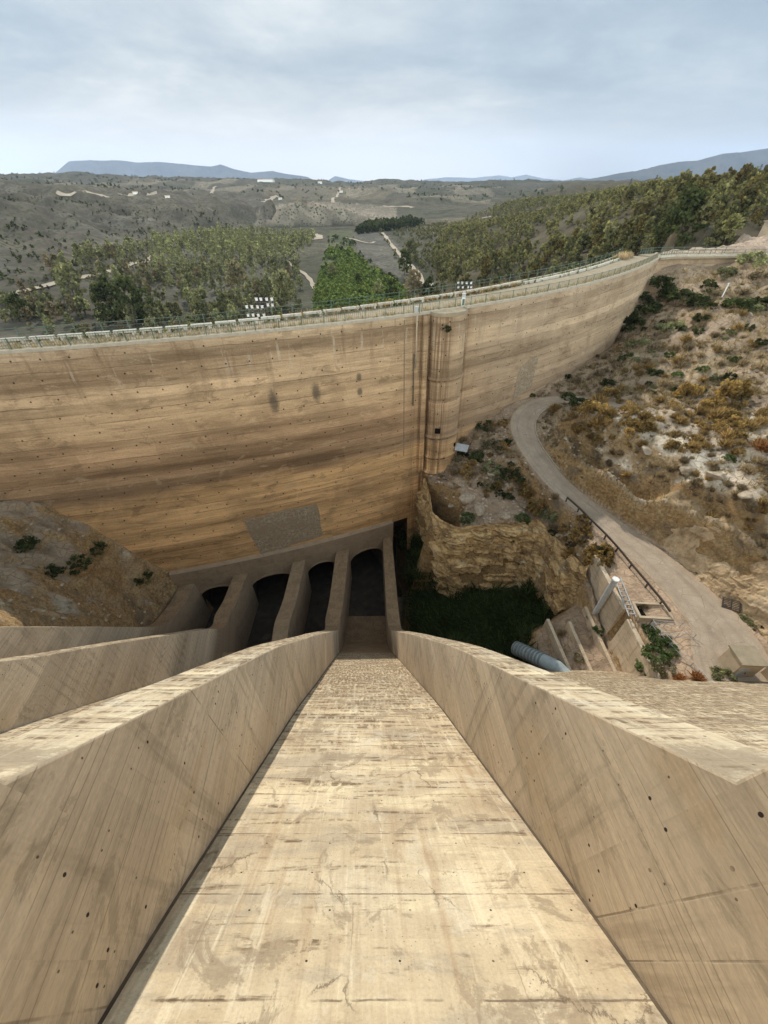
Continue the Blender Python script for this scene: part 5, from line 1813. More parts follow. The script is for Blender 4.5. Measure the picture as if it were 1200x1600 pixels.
def rock_face(name, top, bot, n, m, amp, cellw, mat, seed, out=0.25, soft=0.0):
    T, Bq = resample(top, n), resample(bot, n)
    s = np.linspace(0, 1, m)[None, :, None]
    V = T[:, None] * (1 - s) + Bq[:, None] * s
    du = np.gradient(V, axis=0); dv = np.gradient(V, axis=1)
    N_ = np.cross(du, dv); N_ /= np.linalg.norm(N_, axis=2)[..., None] + 1e-9
    if N_[..., 1].mean() > 0: N_ = -N_            # towards the pit / the road
    a_ = np.linspace(0, np.linalg.norm(np.diff(T, axis=0), axis=1).sum(), n)[:, None] * np.ones((1, m))
    h_ = V[..., 2]
    wx = a_ + 0.8 * fbm(a_ * .5, h_ * .5, seed, 3); wz = h_ * 1.3 + 0.9 * fbm(a_ * .4, h_ * .6, seed + 3, 3)
    blk = 0
    for k, (w, g) in enumerate(((cellw, 1.0), (cellw * .45, .5), (cellw * .2, .22))):
        sh = np.floor(wz / w) * 0.37 * w
        blk = blk + g * (_h(np.floor((wx + sh) / (w * 2.6)), np.floor(wz / w), seed + k) - .5)
    blk = blk * (1 - soft) + soft * fbm(a_ * .7, h_ * .7, seed + 9, 4)
    gul = fbm(a_ * .35, h_ * .07, seed + 11, 3)
    env = np.clip(np.linspace(0, 1, m)[None, :] * 6, .25, 1)
    D = (amp * blk + amp * .9 * gul + out) * env
    V = V + N_ * D[..., None]
    i = np.arange(n * m).reshape(n, m)
    f = np.stack([i[:-1, :-1], i[:-1, 1:], i[1:, 1:], i[1:, :-1]], -1).reshape(-1, 4)
    o = np_mesh(name, V.reshape(-1, 3), f, mat, np.ones((n * m, 3)) * np.array((0.44, 0.30, 0.175)))
    return tag(o, kind='structure')


CT = [(7.2, 54.5, -38.0), (7.2, 52.5, -38.0), at(676, 800, -38.0), at(690, 812, -38.0), at(719, 824, -38.3), at(760, 818, -37.8), at(801, 819, -37.8), at(840, 811, -37.3), at(883, 853, -37.1), at(915, 885, -36.6), (25.6, 32.0, -36.0)]
CB = [(6.2, 54.0, -56), (8.0, 48.0, -55.5), at(686, 935, -54.5), at(700, 938, -53.5), at(722, 940, -52.8), at(758, 932, -51), at(809, 910, -48.6), at(832, 944, -47.6), at(863, 967, -46.2), at(895, 950, -42), (25.5, 31.0, -40.5)]
rock_face('cliff', CT, CB, 190, 80, 1.1, 1.5, MAT['rock'], 5, out=.35)
KB = resample(BK_B, 60) + (0.0, 0, -0.25)
KT = resample(BK_T, 60) + (0.55, 0.2, 0)
for q in KT:
    h_ = ground_z(q[0], q[1])
    q[2] = (h_ if h_ is not None else -28.3) - 0.02
KT[1:-1, 2] = (KT[:-2, 2] + KT[1:-1, 2] * 2 + KT[2:, 2]) / 4
rock_face('bank', KT, KB, 260, 44, (.55), 1.1, MAT['bank'], 15, out=.15, soft=.5)

# boulders ---------------------------------------------------------------
def boulder_mesh(seed, s):
    r = np.random.default_rng(seed)
    import bmesh
    bm = bmesh.new(); bmesh.ops.create_icosphere(bm, subdivisions=3, radius=1)
    ns = r.normal(size=(9, 3)); ns /= np.linalg.norm(ns, axis=1)[:, None]; ds = r.uniform(.55, .85, 9)
    for v in bm.verts:
        p = np.array(v.co)
        for n, d in zip(ns, ds):
            k = p @ n
            if k > d: p = p - n * (k - d)
        p = p + 0.05 * fbm(p[:1] * 3 + seed, p[1:2] * 3 + p[2] * 2, seed, 3)[0]
        v.co = p * np.array(s)
    me = bpy.data.meshes.new('boulder'); bm.to_mesh(me); bm.free(); me.materials.append(MAT['stone'])
    return me


ROCKS = [(727, 779, 1.3, 'pale flat boulder on the rock bench below the tower'), (748, 797, 1.1, 'pale angular boulder on the rim of the rock bench'), (766, 741, .7, 'small grey boulder among dark bushes on the bench'),
         (705, 790, .6, 'small boulder near the left rim of the rock bench'), (788, 806, .9, 'brown boulder on the rim right of the grass patch'), (1075, 735, .9, 'pale boulder on the bare slope above the road bank'),
         (1010, 705, .8, 'whitish boulder among dry brush above the road'), (1120, 745, 1.0, 'large pale boulder on the bare right slope'), (1165, 775, .8, 'pale boulder low on the bare right slope'), (940, 672, .7, 'pale boulder near the top of the road bank'),
         (655, 868, .8, 'dim boulder at the foot of the tower in deep shade')]
for i, (u_, v_, s, lab) in enumerate(ROCKS):
    p = hit(u_, v_)
    if p is None: continue
    o = bpy.data.objects.new('boulder', boulder_mesh(i + 1, (s * 1.2, s * .9, s * .6))); COL.objects.link(o)
    o.location = p + Vector((0, 0, s * .1)); o.rotation_euler = (0.15, -.1, i * 1.3)
    tag(o, lab, 'boulder')

# pylons on the ridge ------------------------------------------------------
def pylon(u, v, dist, h, label):
    d = ray(u, v); d = d / d[1]; x, y = d[0] * dist, dist
    z = ground_z(x, y, True)
    root = tag(empty('power_pylon', (x, y, z)), label, 'pylon')
    mb = MB(); w = h * .09
    for sx in (-1, 1):
        for sy in (-1, 1): mb.bar((sx * w, sy * w, 0), (sx * w * .25, sy * w * .25, h), .16)
    for k in range(6):
        z0, z1 = h * k / 6, h * (k + 1) / 6; a, b = w * (1 - .75 * k / 6), w * (1 - .75 * (k + 1) / 6)
        for sy in (-1, 1): mb.bar((-a, sy * a, z0), (b, sy * b, z1), .1); mb.bar((a, sy * a, z0), (-b, sy * b, z1), .1)
    mb.build('lattice_mast', MAT['dark'], root)
    for k in (.72, .86):
        mb = MB(); mb.bar((-h * .16, 0, h * k), (h * .16, 0, h * k), .16); mb.build('crossarm', MAT['dark'], root)


pylon(1028, 272, 470, 17, 'lattice power pylon above the trees on the ridge, largest of the three')
pylon(986, 283, 640, 14, 'faint lattice power pylon low on the left end of the ridge')
pylon(1184, 272, 430, 12, 'lattice power pylon near the right edge on the ridge')

# far farm buildings ---------------------------------------------------------
for k, (u_, v_, w, h, lab) in enumerate(((416, 284.5, 24, 2.6, 'long white farm shed on the far plateau'), (212, 303, 7, 2.6, 'small pale farm building on the far slopes, left'), (262, 309, 7, 2.6, 'pale farmhouse right of the bare field on the far slopes'),
                                         (500, 287, 6, 2.4, 'pale house on the far plateau near the middle'), (533, 301, 5, 2.4, 'white cottage beside the far plateau road'), (438, 312, 5.5, 2.4, 'small white building above the eroded bluff'))):
    p = hit(u_, v_, True)
    if p is None: continue
    dep = p.y * CP - p.z * SP; w, h = w * dep / 600, h * dep / 600
    root = tag(empty('farm_building', (p.x, p.y, p.z - .5), R(12 * k)), lab, 'farm building')
    mb = MB(); mb.box((0, 0, h / 2), (w, w * .5, h)); mb.build('wall', MAT['white'], root)
    mb = MB(); q = (w / 2 + .5, w * .25 + .4)
    A = [(-q[0], -q[1], h), (q[0], -q[1], h), (q[0], q[1], h), (-q[0], q[1], h), (-q[0], 0, h * 1.4), (q[0], 0, h * 1.4)]
    for f in ((0, 1, 5, 4), (2, 3, 4, 5), (0, 4, 3), (1, 2, 5)): mb.quad([A[i] for i in f])
    mb.build('roof', MAT['hut'], root)

# ------------------------------------------------------------------ vegetation meshes
def leafset(centres, per, rad, size, r, flat=0.0, tintv=0.35, squash=0.8, aspect=1.0):
    """quads scattered round clump centres -> verts, faces, tints"""
    V, T = [], []
    c = np.repeat(np.asarray(centres), per, 0)
    n = len(c)
    d = r.normal(size=(n, 3)); d /= np.linalg.norm(d, axis=1)[:, None]
    rr = np.repeat(np.asarray(rad), per)[:, None] * r.uniform(0.45, 1.0, (n, 1))
    p = c + d * rr * np.array((1, 1, squash))
    nn = d + r.normal(size=(n, 3)) * 0.7 + np.array((0, 0, flat)); nn /= np.linalg.norm(nn, axis=1)[:, None]
    a = np.cross(nn, r.normal(size=(n, 3))); a /= np.linalg.norm(a, axis=1)[:, None]
    b = np.cross(nn, a)
    s = size * r.uniform(0.6, 1.3, (n, 1))
    q = np.stack([p - a * s - b * s * aspect * .6, p + a * s * .8 - b * s * aspect, p + a * s + b * s * aspect * .7, p - a * s * .7 + b * s * aspect], 1)
    t = np.repeat(r.uniform(1 - tintv, 1 + tintv, len(centres)), per)
    t = t * r.uniform(.85, 1.15, n)
    V = q.reshape(-1, 3)
    Fc = np.arange(4 * n).reshape(n, 4)
    T = np.repeat(t, 4)[:, None] * np.ones(3)
    return V, Fc, T


def pine_crown(seed, H=7.0, lobes=34, per=13, size=0.34, wide=0.33, low=0.22):
    r = np.random.default_rng(seed)
    cs, rad = [], []
    for i in range(lobes):
        h = low + (1 - low) * r.uniform(0, 1) ** 0.8
        w = wide * H * math.sqrt(max(0.03, 1 - ((h - 0.45) / 0.62) ** 2)) * (1.12 - .35 * h)
        an, k = r.uniform(0, 2 * math.pi), r.uniform(.15, 1) ** .6
        cs.append((math.cos(an) * w * k + .25 * math.sin(seed + 3 * h), math.sin(an) * w * k, h * H * (1 + .05 * r.normal())))
        rad.append(H * r.uniform(.085, .15))
    V, Fc, T = leafset(cs, per, rad, size, r, flat=.35)
    return V, Fc, T


def trunk_mb(H, r0, seed, limbs=5):
    r = np.random.default_rng(seed); mb = MB()
    mb.tube([(0, 0, -.5), (.05, 0, H * .3), (.12 * r.normal(), .1 * r.normal(), H * .62), (.1, .05, H * .88)], [r0, r0 * .8, r0 * .5, r0 * .15], 6)
    for i in range(limbs):
        h = H * r.uniform(.25, .7); an = r.uniform(0, 6.28); l = H * r.uniform(.12, .24)
        mb.tube([(0, 0, h), (math.cos(an) * l * .6, math.sin(an) * l * .6, h + l * .35), (math.cos(an) * l, math.sin(an) * l, h + l * .7)], [r0 * .4, r0 * .25, r0 * .08], 4, caps=False)
    return mb


def make_tree(name, seed, H, mat, **kw):
    root = empty(name)
    trunk_mb(H, H * .022, seed).build('trunk', MAT['bark'], root)
    V, Fc, T = pine_crown(seed, H, **kw)
    np_mesh('crown', V, Fc, MAT[mat], T, root)
    return root


def scatter_tiles(name, protos, xyz, scale, rot, mat, tint=None, smooth=False):
    """many plants as ONE stuff mesh"""
    r = np.random.default_rng(5)
    VV, FF_, TT, k = [], [], [], 0
    for i in range(len(xyz)):
        V, Fc, T = protos[i % len(protos)]
        c, s = math.cos(rot[i]), math.sin(rot[i])
        W_ = V * scale[i]
        W_ = np.stack([W_[:, 0] * c - W_[:, 1] * s, W_[:, 0] * s + W_[:, 1] * c, W_[:, 2]], 1) + xyz[i]
        VV.append(W_); FF_.append(Fc + k); k += len(V)
        m = r.uniform(.75, 1.25) if tint is None else tint[i]
        TT.append(T * m)
    return np_mesh(name, np.concatenate(VV), np.concatenate(FF_), mat, np.concatenate(TT), smooth=smooth)


def zbulk(x, y, far=True):
    return np.array([(lambda t: -999 if t is None else t)(ground_z(float(a), float(b), far)) for a, b in zip(x, y)])


MAT['yellow'] = new_leaf('yellowing_leaves', m_leaf((0.30, 0.205, 0.085), 0.3))
MAT['greyb'] = new_leaf('grey_scrub_leaves', m_leaf((0.34, 0.265, 0.19), 0.35))
MAT['fresh'] = new_leaf('fresh_green_leaves', m_leaf((0.10, 0.135, 0.055), 0.35))
MAT['redb'] = new_leaf('reddish_dry_stems', m_leaf((0.38, 0.19, 0.095), 0.25))


# ------------------------------------------------------------------ pines on the right hill
r = np.random.default_rng(11)
def sample_zone(poly, n, xr, yr, seed, hide_dam=True, dens=None):
    r = np.random.default_rng(seed)
    # even in the plane, a little denser near the viewer
    y = yr[0] + (yr[1] - yr[0]) * r.uniform(0, 1, n) ** 1.25
    x = r.uniform(*xr, n)
    z = zbulk(x, y)
    u, v = pix(np.stack([x, y, z], -1))
    ok = inpoly(u, v, poly) & (z > -900)
    if dens is not None: ok &= r.uniform(0, 1, n) < dens(x, y, u, v)
    return x[ok], y[ok], z[ok], u[ok], v[ok]


def clear(x, y, u, v):
    d = np.ones(len(x))
    g = fbm(x * .018, y * .018, 7, 3)
    d *= np.where(g < -.22, .25, 1)
    d *= np.where(inpoly(u, v, [(945, 350), (985, 338), (990, 362), (960, 372)]), .1, 1)        # bare patch
    d *= np.where(inpoly(u, v, [(1060, 392), (1110, 350), (1300, 340), (1300, 400)]), .12, 1)
    d *= np.where(inpoly(u, v, [(596, 360), (604, 358), (680, 450), (664, 462)]), 0, 1)
    d *= np.where((u < 770) & (v < 350), .35, 1)
    return d


hx, hy, hz, hu, hv = sample_zone(HILL, 13000, (40, 620), (112, 900), 21, dens=clear)
hs = np.random.default_rng(3).uniform(.5, 1.15, len(hx))
dist = np.sqrt(hx ** 2 + hy ** 2)
print('HILL', len(hx))
order = np.argsort(dist / hs)
PV = [dict(seed=s, H=7.0, mat='pine', wide=w, low=l) for s, w, l in ((1, .34, .16), (2, .30, .20), (3, .38, .22), (4, .28, .12), (5, .36, .25))]
protos = []
kind_lab = 'rounded grey-green pine tree on the wooded hill right of the old dam'
NP = 215
for i, ix in enumerate(order[:NP]):
    j = i % len(PV)
    if j >= len(protos):
        o = make_tree('pine_tree', **PV[j]); protos.append(o)
    else:
        o = copy_tree(protos[j])
    s = hs[ix] * (1.0 + .15 * (i % 3 == 0))
    o.location = (hx[ix], hy[ix], hz[ix]); o.scale = (s, s, s * (.9 + .25 * ((i * 7) % 5) / 4)); o.rotation_euler.z = i * 2.4
    tag(o, kind_lab, 'pine tree', 'pine trees on the right hill')
cheap = [pine_crown(s, 7.0, 15, 7, .52, w, l) for s, w, l in ((31, .33, .1), (32, .29, .12), (33, .37, .15), (34, .32, .1))]
rest = order[NP:]
o = scatter_tiles('pine_wood', cheap, np.stack([hx, hy, hz], 1)[rest], hs[rest], r.uniform(0, 6, len(rest)), MAT['pine'])
tag(o, 'far-off mass of grey-green pines covering the upper part of the right hill', 'pine wood', kind='stuff')

def lone_tree(name, u, v, px, lab, cat, mat, seed, y=None, far=True, **kw):
    """px: height in the photograph"""
    p = hit(u, v, far)
    if p is None: return
    depth = p[1] * CP - p[2] * SP
    H = px * depth / 600 / (0.9)
    kw.setdefault('size', max(.16, H * .030))
    kw['per'] = int(kw.get('per', 14) * 1.8)
    o = make_tree(name, seed, H, mat, **kw)
    o.location = p; o.rotation_euler.z = seed
    return tag(o, lab, cat)


lone_tree('pine_tree', 1052, 388, 64, 'large dark pine standing above the others behind the end of the dam', 'pine tree', 'bush', 71, lobes=60, per=16, wide=.40, low=.10)
lone_tree('pine_tree', 1110, 393, 34, 'bright green pine left of the dirt platform', 'pine tree', 'pine', 72, lobes=46, per=16, wide=.5, low=.08)
lone_tree('pine_tree', 1012, 398, 30, 'light green young pine just behind the bend of the crest', 'pine tree', 'broad', 73, lobes=40, per=14, wide=.42, low=.08)
lone_tree('pine_tree', 1128, 386, 36, 'tall green pine close to the dirt platform, nearest to it', 'pine tree', 'pine', 74, lobes=46, per=16, wide=.42, low=.1)
lone_tree('pine_tree', 985, 402, 26, 'small olive pine behind the far rail near the bend', 'pine tree', 'pine', 75, lobes=36, per=14, wide=.42, low=.08)

# ------------------------------------------------------------------ valley wood (left) and riverside
VAL = [(0, 470), (60, 440), (110, 405), (180, 385), (300, 366), (400, 352), (484, 350), (494, 372), (470, 400), (470, 450), (470, 500), (300, 530), (60, 530), (0, 500), (0, 470)]
def vdens(x, y, u, v):
    d = np.ones(len(x)) * .42
    d *= np.where(u < 240, .45, 1)
    d *= np.where(inpoly(u, v, [(0, 455), (240, 395), (245, 408), (0, 478)]), .15, 1)
    g = fbm(x * .02, y * .02, 17, 3)
    return d * np.where(g < -.05, .2, 1) * np.where((u > 455) & (v > 385), .4, 1)
vx, vy, vz, vu, vv = sample_zone(VAL, 13000, (-420, -20), (95, 640), 31, dens=vdens)
vs = np.random.default_rng(4).uniform(.45, 1.05, len(vx))
order = np.argsort(np.sqrt(vx ** 2 + vy ** 2) / vs)
protos = []
BV = [dict(seed=s, H=8.5, mat='broad', wide=w, low=l, lobes=36, per=12, size=.40) for s, w, l in ((41, .26, .14), (42, .30, .2), (43, .23, .12), (44, .34, .22))]
NV = 210
print('VAL', len(vx), len(cx) if 'cx' in globals() else 0)
for i, ix in enumerate(order[:NV]):
    j = i % len(BV)
    if j >= len(protos):
        o = make_tree('olive_green_tree', **BV[j]); protos.append(o)
    else: o = copy_tree(protos[j])
    s = vs[ix]
    o.location = (vx[ix], vy[ix], vz[ix]); o.scale = (s, s, s * (.85 + .3 * ((i * 3) % 7) / 6)); o.rotation_euler.z = i * 1.7
    tag(o, 'loose olive-green tree in the valley wood beyond the left part of the dam', 'tree', 'olive-green trees in the valley wood')
rest = order[NV:]
cheapb = [pine_crown(s, 8.5, 15, 7, .55, w, l) for s, w, l in ((51, .27, .1), (52, .31, .12), (53, .24, .1))]
o = scatter_tiles('valley_wood', cheapb, np.stack([vx, vy, vz], 1)[rest], vs[rest], r.uniform(0, 6, len(rest)), MAT['broad'])
tag(o, 'far part of the valley wood that reads as one green mass', 'wood', kind='stuff')
LT = [(182, 505, 52, 'dark round tree behind the left railing, left of a pair'), (212, 506, 54, 'dark tall tree behind the left railing, middle of a close group'), (236, 505, 44, 'dark olive tree right of the close group behind the left railing'),
      (323, 505, 42, 'bright green bushy tree behind the railing, between the group and the floodlights'), (38, 500, 34, 'low dark tree at the far left behind the railing'), (446, 480, 44, 'full green tree just right of the floodlight rack'), (375, 462, 40, 'yellow-green tree above the floodlight rack'),
      (120, 470, 42, 'thin pale tree standing beside the light dirt track')]
for k, (u_, v_, px, lab) in enumerate(LT):
    lone_tree('olive_green_tree', u_, v_, px, lab, 'tree', 'bush' if k in (0, 1, 2, 4) else 'broad', 81 + k, lobes=46, per=14, wide=.36, low=.08)
RT = [(632, 430, 28, 'dark rounded tree beside the valley road, left one'), (645, 470, 36, 'dark green round tree beyond the crest near the tower, left of the road'), (612, 470, 24, 'dense green tree behind the crest left of the tower'), (640, 408, 26, 'tall green tree on the bank of the valley road'),
      (668, 470, 28, 'round dark green tree right of the valley road, close to the crest'), (590, 466, 20, 'green riverside tree behind the crest'), (560, 450, 16, 'mid green riverside tree above the reeds'), (520, 436, 18, 'dark green riverside tree left of the green reeds')]
for k, (u_, v_, px, lab) in enumerate(RT):
    lone_tree('riverside_tree', u_, v_, px, lab, 'tree', 'bush' if k % 2 == 0 else 'broad', 101 + k, lobes=46, per=14, wide=.40, low=.06)
COR = [(478, 500), (500, 440), (505, 400), (512, 360), (548, 357), (560, 395), (612, 430), (660, 462), (690, 480), (600, 500)]
cx, cy, cz, cu, cv = sample_zone(COR, 5200, (-90, 60), (110, 620), 41, dens=lambda x, y, u, v: np.where(fbm(x * .045, y * .045, 59, 3) > .05, .5, .05) * np.where(v > 445, .5, 1))
cs_ = np.random.default_rng(6).uniform(.25, 1.15, len(cx))
lowb = [pine_crown(s, 4.0, 12, 7, .42, .5, .05) for s in (61, 62, 63)]
o = scatter_tiles('riverside_thicket', lowb, np.stack([cx, cy, cz], 1), cs_ * 1.0, r.uniform(0, 6, len(cx)), MAT['fresh'])
tag(o, 'bright green riverside thicket filling the valley floor', 'thicket', kind='stuff')
gx_, gy_, gz_, gu_, gv_ = sample_zone([(486, 505), (496, 450), (512, 395), (540, 366), (552, 400), (600, 432), (636, 460), (640, 486), (600, 500)], 30000, (-75, 25), (100, 470), 43, dens=lambda x, y, u, v: np.where(fbm(x * .035, y * .035, 49, 4) > .0, .75, .10) * np.where(v < 430, .45, 1))
MAT['lush'] = new_leaf('lush_reed_leaves', m_leaf((0.135, 0.175, 0.06), 0.3))
o = scatter_tiles('river_reeds', [pine_crown(s, 2.2, 7, 7, .34, .6, .05) for s in (91, 92)], np.stack([gx_, gy_, gz_], 1), np.random.default_rng(12).uniform(.6, 1.2, len(gx_)) * (.8 + gy_ / 500), r.uniform(0, 6, len(gx_)), MAT['lush'])
tag(o, 'bright green reeds in the river bed just behind the dam', 'reeds', kind='stuff')
qx_, qy_, qz_, qu_, qv_ = sample_zone([(590, 362), (680, 350), (760, 340), (700, 370), (700, 460), (660, 470)], 5200, (-20, 160), (120, 820), 47, dens=lambda x, y, u, v: np.where(inpoly(u, v, [(594, 360), (606, 360), (684, 452), (660, 462)]), 0, np.where(fbm(x * .03, y * .03, 29, 3) > -.1, .8, .15)))
o = scatter_tiles('valley_scrub', [pine_crown(s, 3.0, 8, 7, .42, .5, .05) for s in (93, 94, 95)], np.stack([qx_, qy_, qz_], 1), np.random.default_rng(13).uniform(.5, 1.4, len(qx_)), r.uniform(0, 6, len(qx_)), MAT['pine'])
tag(o, 'scattered scrub either side of the valley road', 'scrub', kind='stuff')
wx_, wy_, wz_, wu_, wv_ = sample_zone(VAL, 14000, (-420, -20), (95, 640), 48, dens=lambda x, y, u, v: np.where(fbm(x * .025, y * .025, 39, 4) > .0, .6, .1))
o = scatter_tiles('valley_scrub', [pine_crown(s, 2.4, 8, 7, .40, .55, .05) for s in (96, 97, 98)], np.stack([wx_, wy_, wz_], 1), np.random.default_rng(14).uniform(.4, 1.4, len(wx_)), r.uniform(0, 6, len(wx_)), MAT['broad'])
tag(o, 'low olive scrub between the trees of the valley wood', 'scrub', kind='stuff')
# line of dark trees far up the river
LN = [(555, 366), (575, 352), (600, 348), (640, 345), (664, 352), (600, 362)]
lx, ly, lz, lu, lv = sample_zone(LN, 2500, (-60, 110), (560, 900), 51)
if len(lx):
    o = scatter_tiles('river_tree_belt', cheap, np.stack([lx, ly, lz], 1), np.full(len(lx), 1.2), r.uniform(0, 6, len(lx)), MAT['bush'])
    tag(o, 'distant dark belt of trees along the river', 'tree belt', kind='stuff')
# scrub dots over the dry hills
SCR = [(-40, 300), (330, 330), (420, 352), (300, 372), (100, 440), (60, 520), (-40, 520)]
sx_, sy_, sz_, su_, sv_ = sample_zone(SCR, 12000, (-800, -60), (110, 900), 61, dens=lambda x, y, u, v: np.where(fbm(x * .02, y * .02, 27, 4) > .02, .95, .12))
dots_ = [pine_crown(s, 1.8, 6, 6, .36, .62, .05) for s in (64, 65, 66)]
o = scatter_tiles('hillside_scrub', dots_, np.stack([sx_, sy_, sz_], 1), np.random.default_rng(8).uniform(.25, 1.5, len(sx_)), r.uniform(0, 6, len(sx_)), MAT['bush'])
tag(o, 'grey-green scrub dotted over the dry left hillside', 'scrub', kind='stuff')
FSC = [(-60, 266), (400, 280), (870, 279), (960, 290), (900, 305), (560, 322), (400, 318), (300, 330), (-60, 300)]
fx_, fy_, fz_, fu_, fv_ = sample_zone(FSC, 9000, (-2300, 1500), (900, 2700), 63, dens=lambda x, y, u, v: np.where(fbm(x * .006, y * .006, 28, 4) > .1, .9, .05))
o = scatter_tiles('hillside_scrub', [pine_crown(s, 5, 5, 5, 1.1, .6, .05) for s in (67, 68)], np.stack([fx_, fy_, fz_], 1), np.random.default_rng(9).uniform(.3, 1.5, len(fx_)), r.uniform(0, 6, len(fx_)), MAT['bush'])
tag(o, 'far-off scrub speckling the distant hills', 'scrub', kind='stuff')

# ------------------------------------------------------------------ bushes upstream, each its own
def bush_mesh(kind, seed):
    r = np.random.default_rng(seed)
    if kind == 'dry':
        V, Fc, T = [], [], []
        n = 420
        an = r.uniform(0, 6.28, n); el = r.uniform(.25, 1.45, n); l = r.uniform(.45, 1.0, n)
        d = np.stack([np.cos(an) * np.cos(el), np.sin(an) * np.cos(el), np.sin(el)], 1)
        b = r.normal(size=(n, 3)) * .12; b[:, 2] = 0
        m = b + d * l[:, None] * .55; t = b + d * l[:, None] + r.normal(size=(n, 3)) * .08
        s = np.cross(d, r.normal(size=(n, 3))); s /= np.linalg.norm(s, axis=1)[:, None]
        w = r.uniform(.018, .05, (n, 1))
        q = np.stack([b - s * w * .5, m - s * w * 1.3, t, m + s * w * 1.3], 1)
        V = q.reshape(-1, 3); Fc = np.arange(4 * n).reshape(n, 4); T = np.repeat(r.uniform(.6, 1.35, n), 4)[:, None] * np.ones(3)
        return V, Fc, T
    k = 26
    cs = []
    for i in range(k):
        an, h = r.uniform(0, 6.28), r.uniform(.12, .8)
        w = .85 * math.sqrt(max(.05, 1 - (h / .98) ** 2)) * r.uniform(.25, 1) ** .5
        cs.append((math.cos(an) * w, math.sin(an) * w, h))
    return leafset(cs, 40, r.uniform(.16, .3, k), .055, r, flat=.3, tintv=.45)


BM = {}
def bush(u, v, px, kind, lab, cat='bush', group=None, tall=1.0, far=False):
    p = hit(u, v, far)
    if p is None: return
    depth = p[1] * CP - p[2] * SP
    s = px * depth / 600 * .5
    seed = (int(u * 7 + v * 3)) % 4
    mat = {'dark': 'bush', 'olive': 'broad', 'dry': 'dry', 'yellow': 'yellow', 'grey': 'greyb', 'green': 'fresh', 'red': 'redb', 'shade': 'bush'}[kind]
    key = (kind, seed)
    nm = {'dry': 'dry_bush', 'red': 'dry_bush', 'grey': 'twiggy_bush'}.get(kind, 'bush')
    if key not in BM:
        V, Fc, T = bush_mesh('dry' if kind in ('dry', 'red', 'grey') else 'leaf', seed + len(BM) * 5)
        o = np_mesh(nm, V, Fc, MAT[mat], T); BM[key] = o
    else:
        o = BM[key].copy(); COL.objects.link(o)
    o.location = p - Vector((0, 0, s * .12)); o.scale = (s, s, s * tall); o.rotation_euler.z = u * .37 + v
    return tag(o, lab, cat, group)


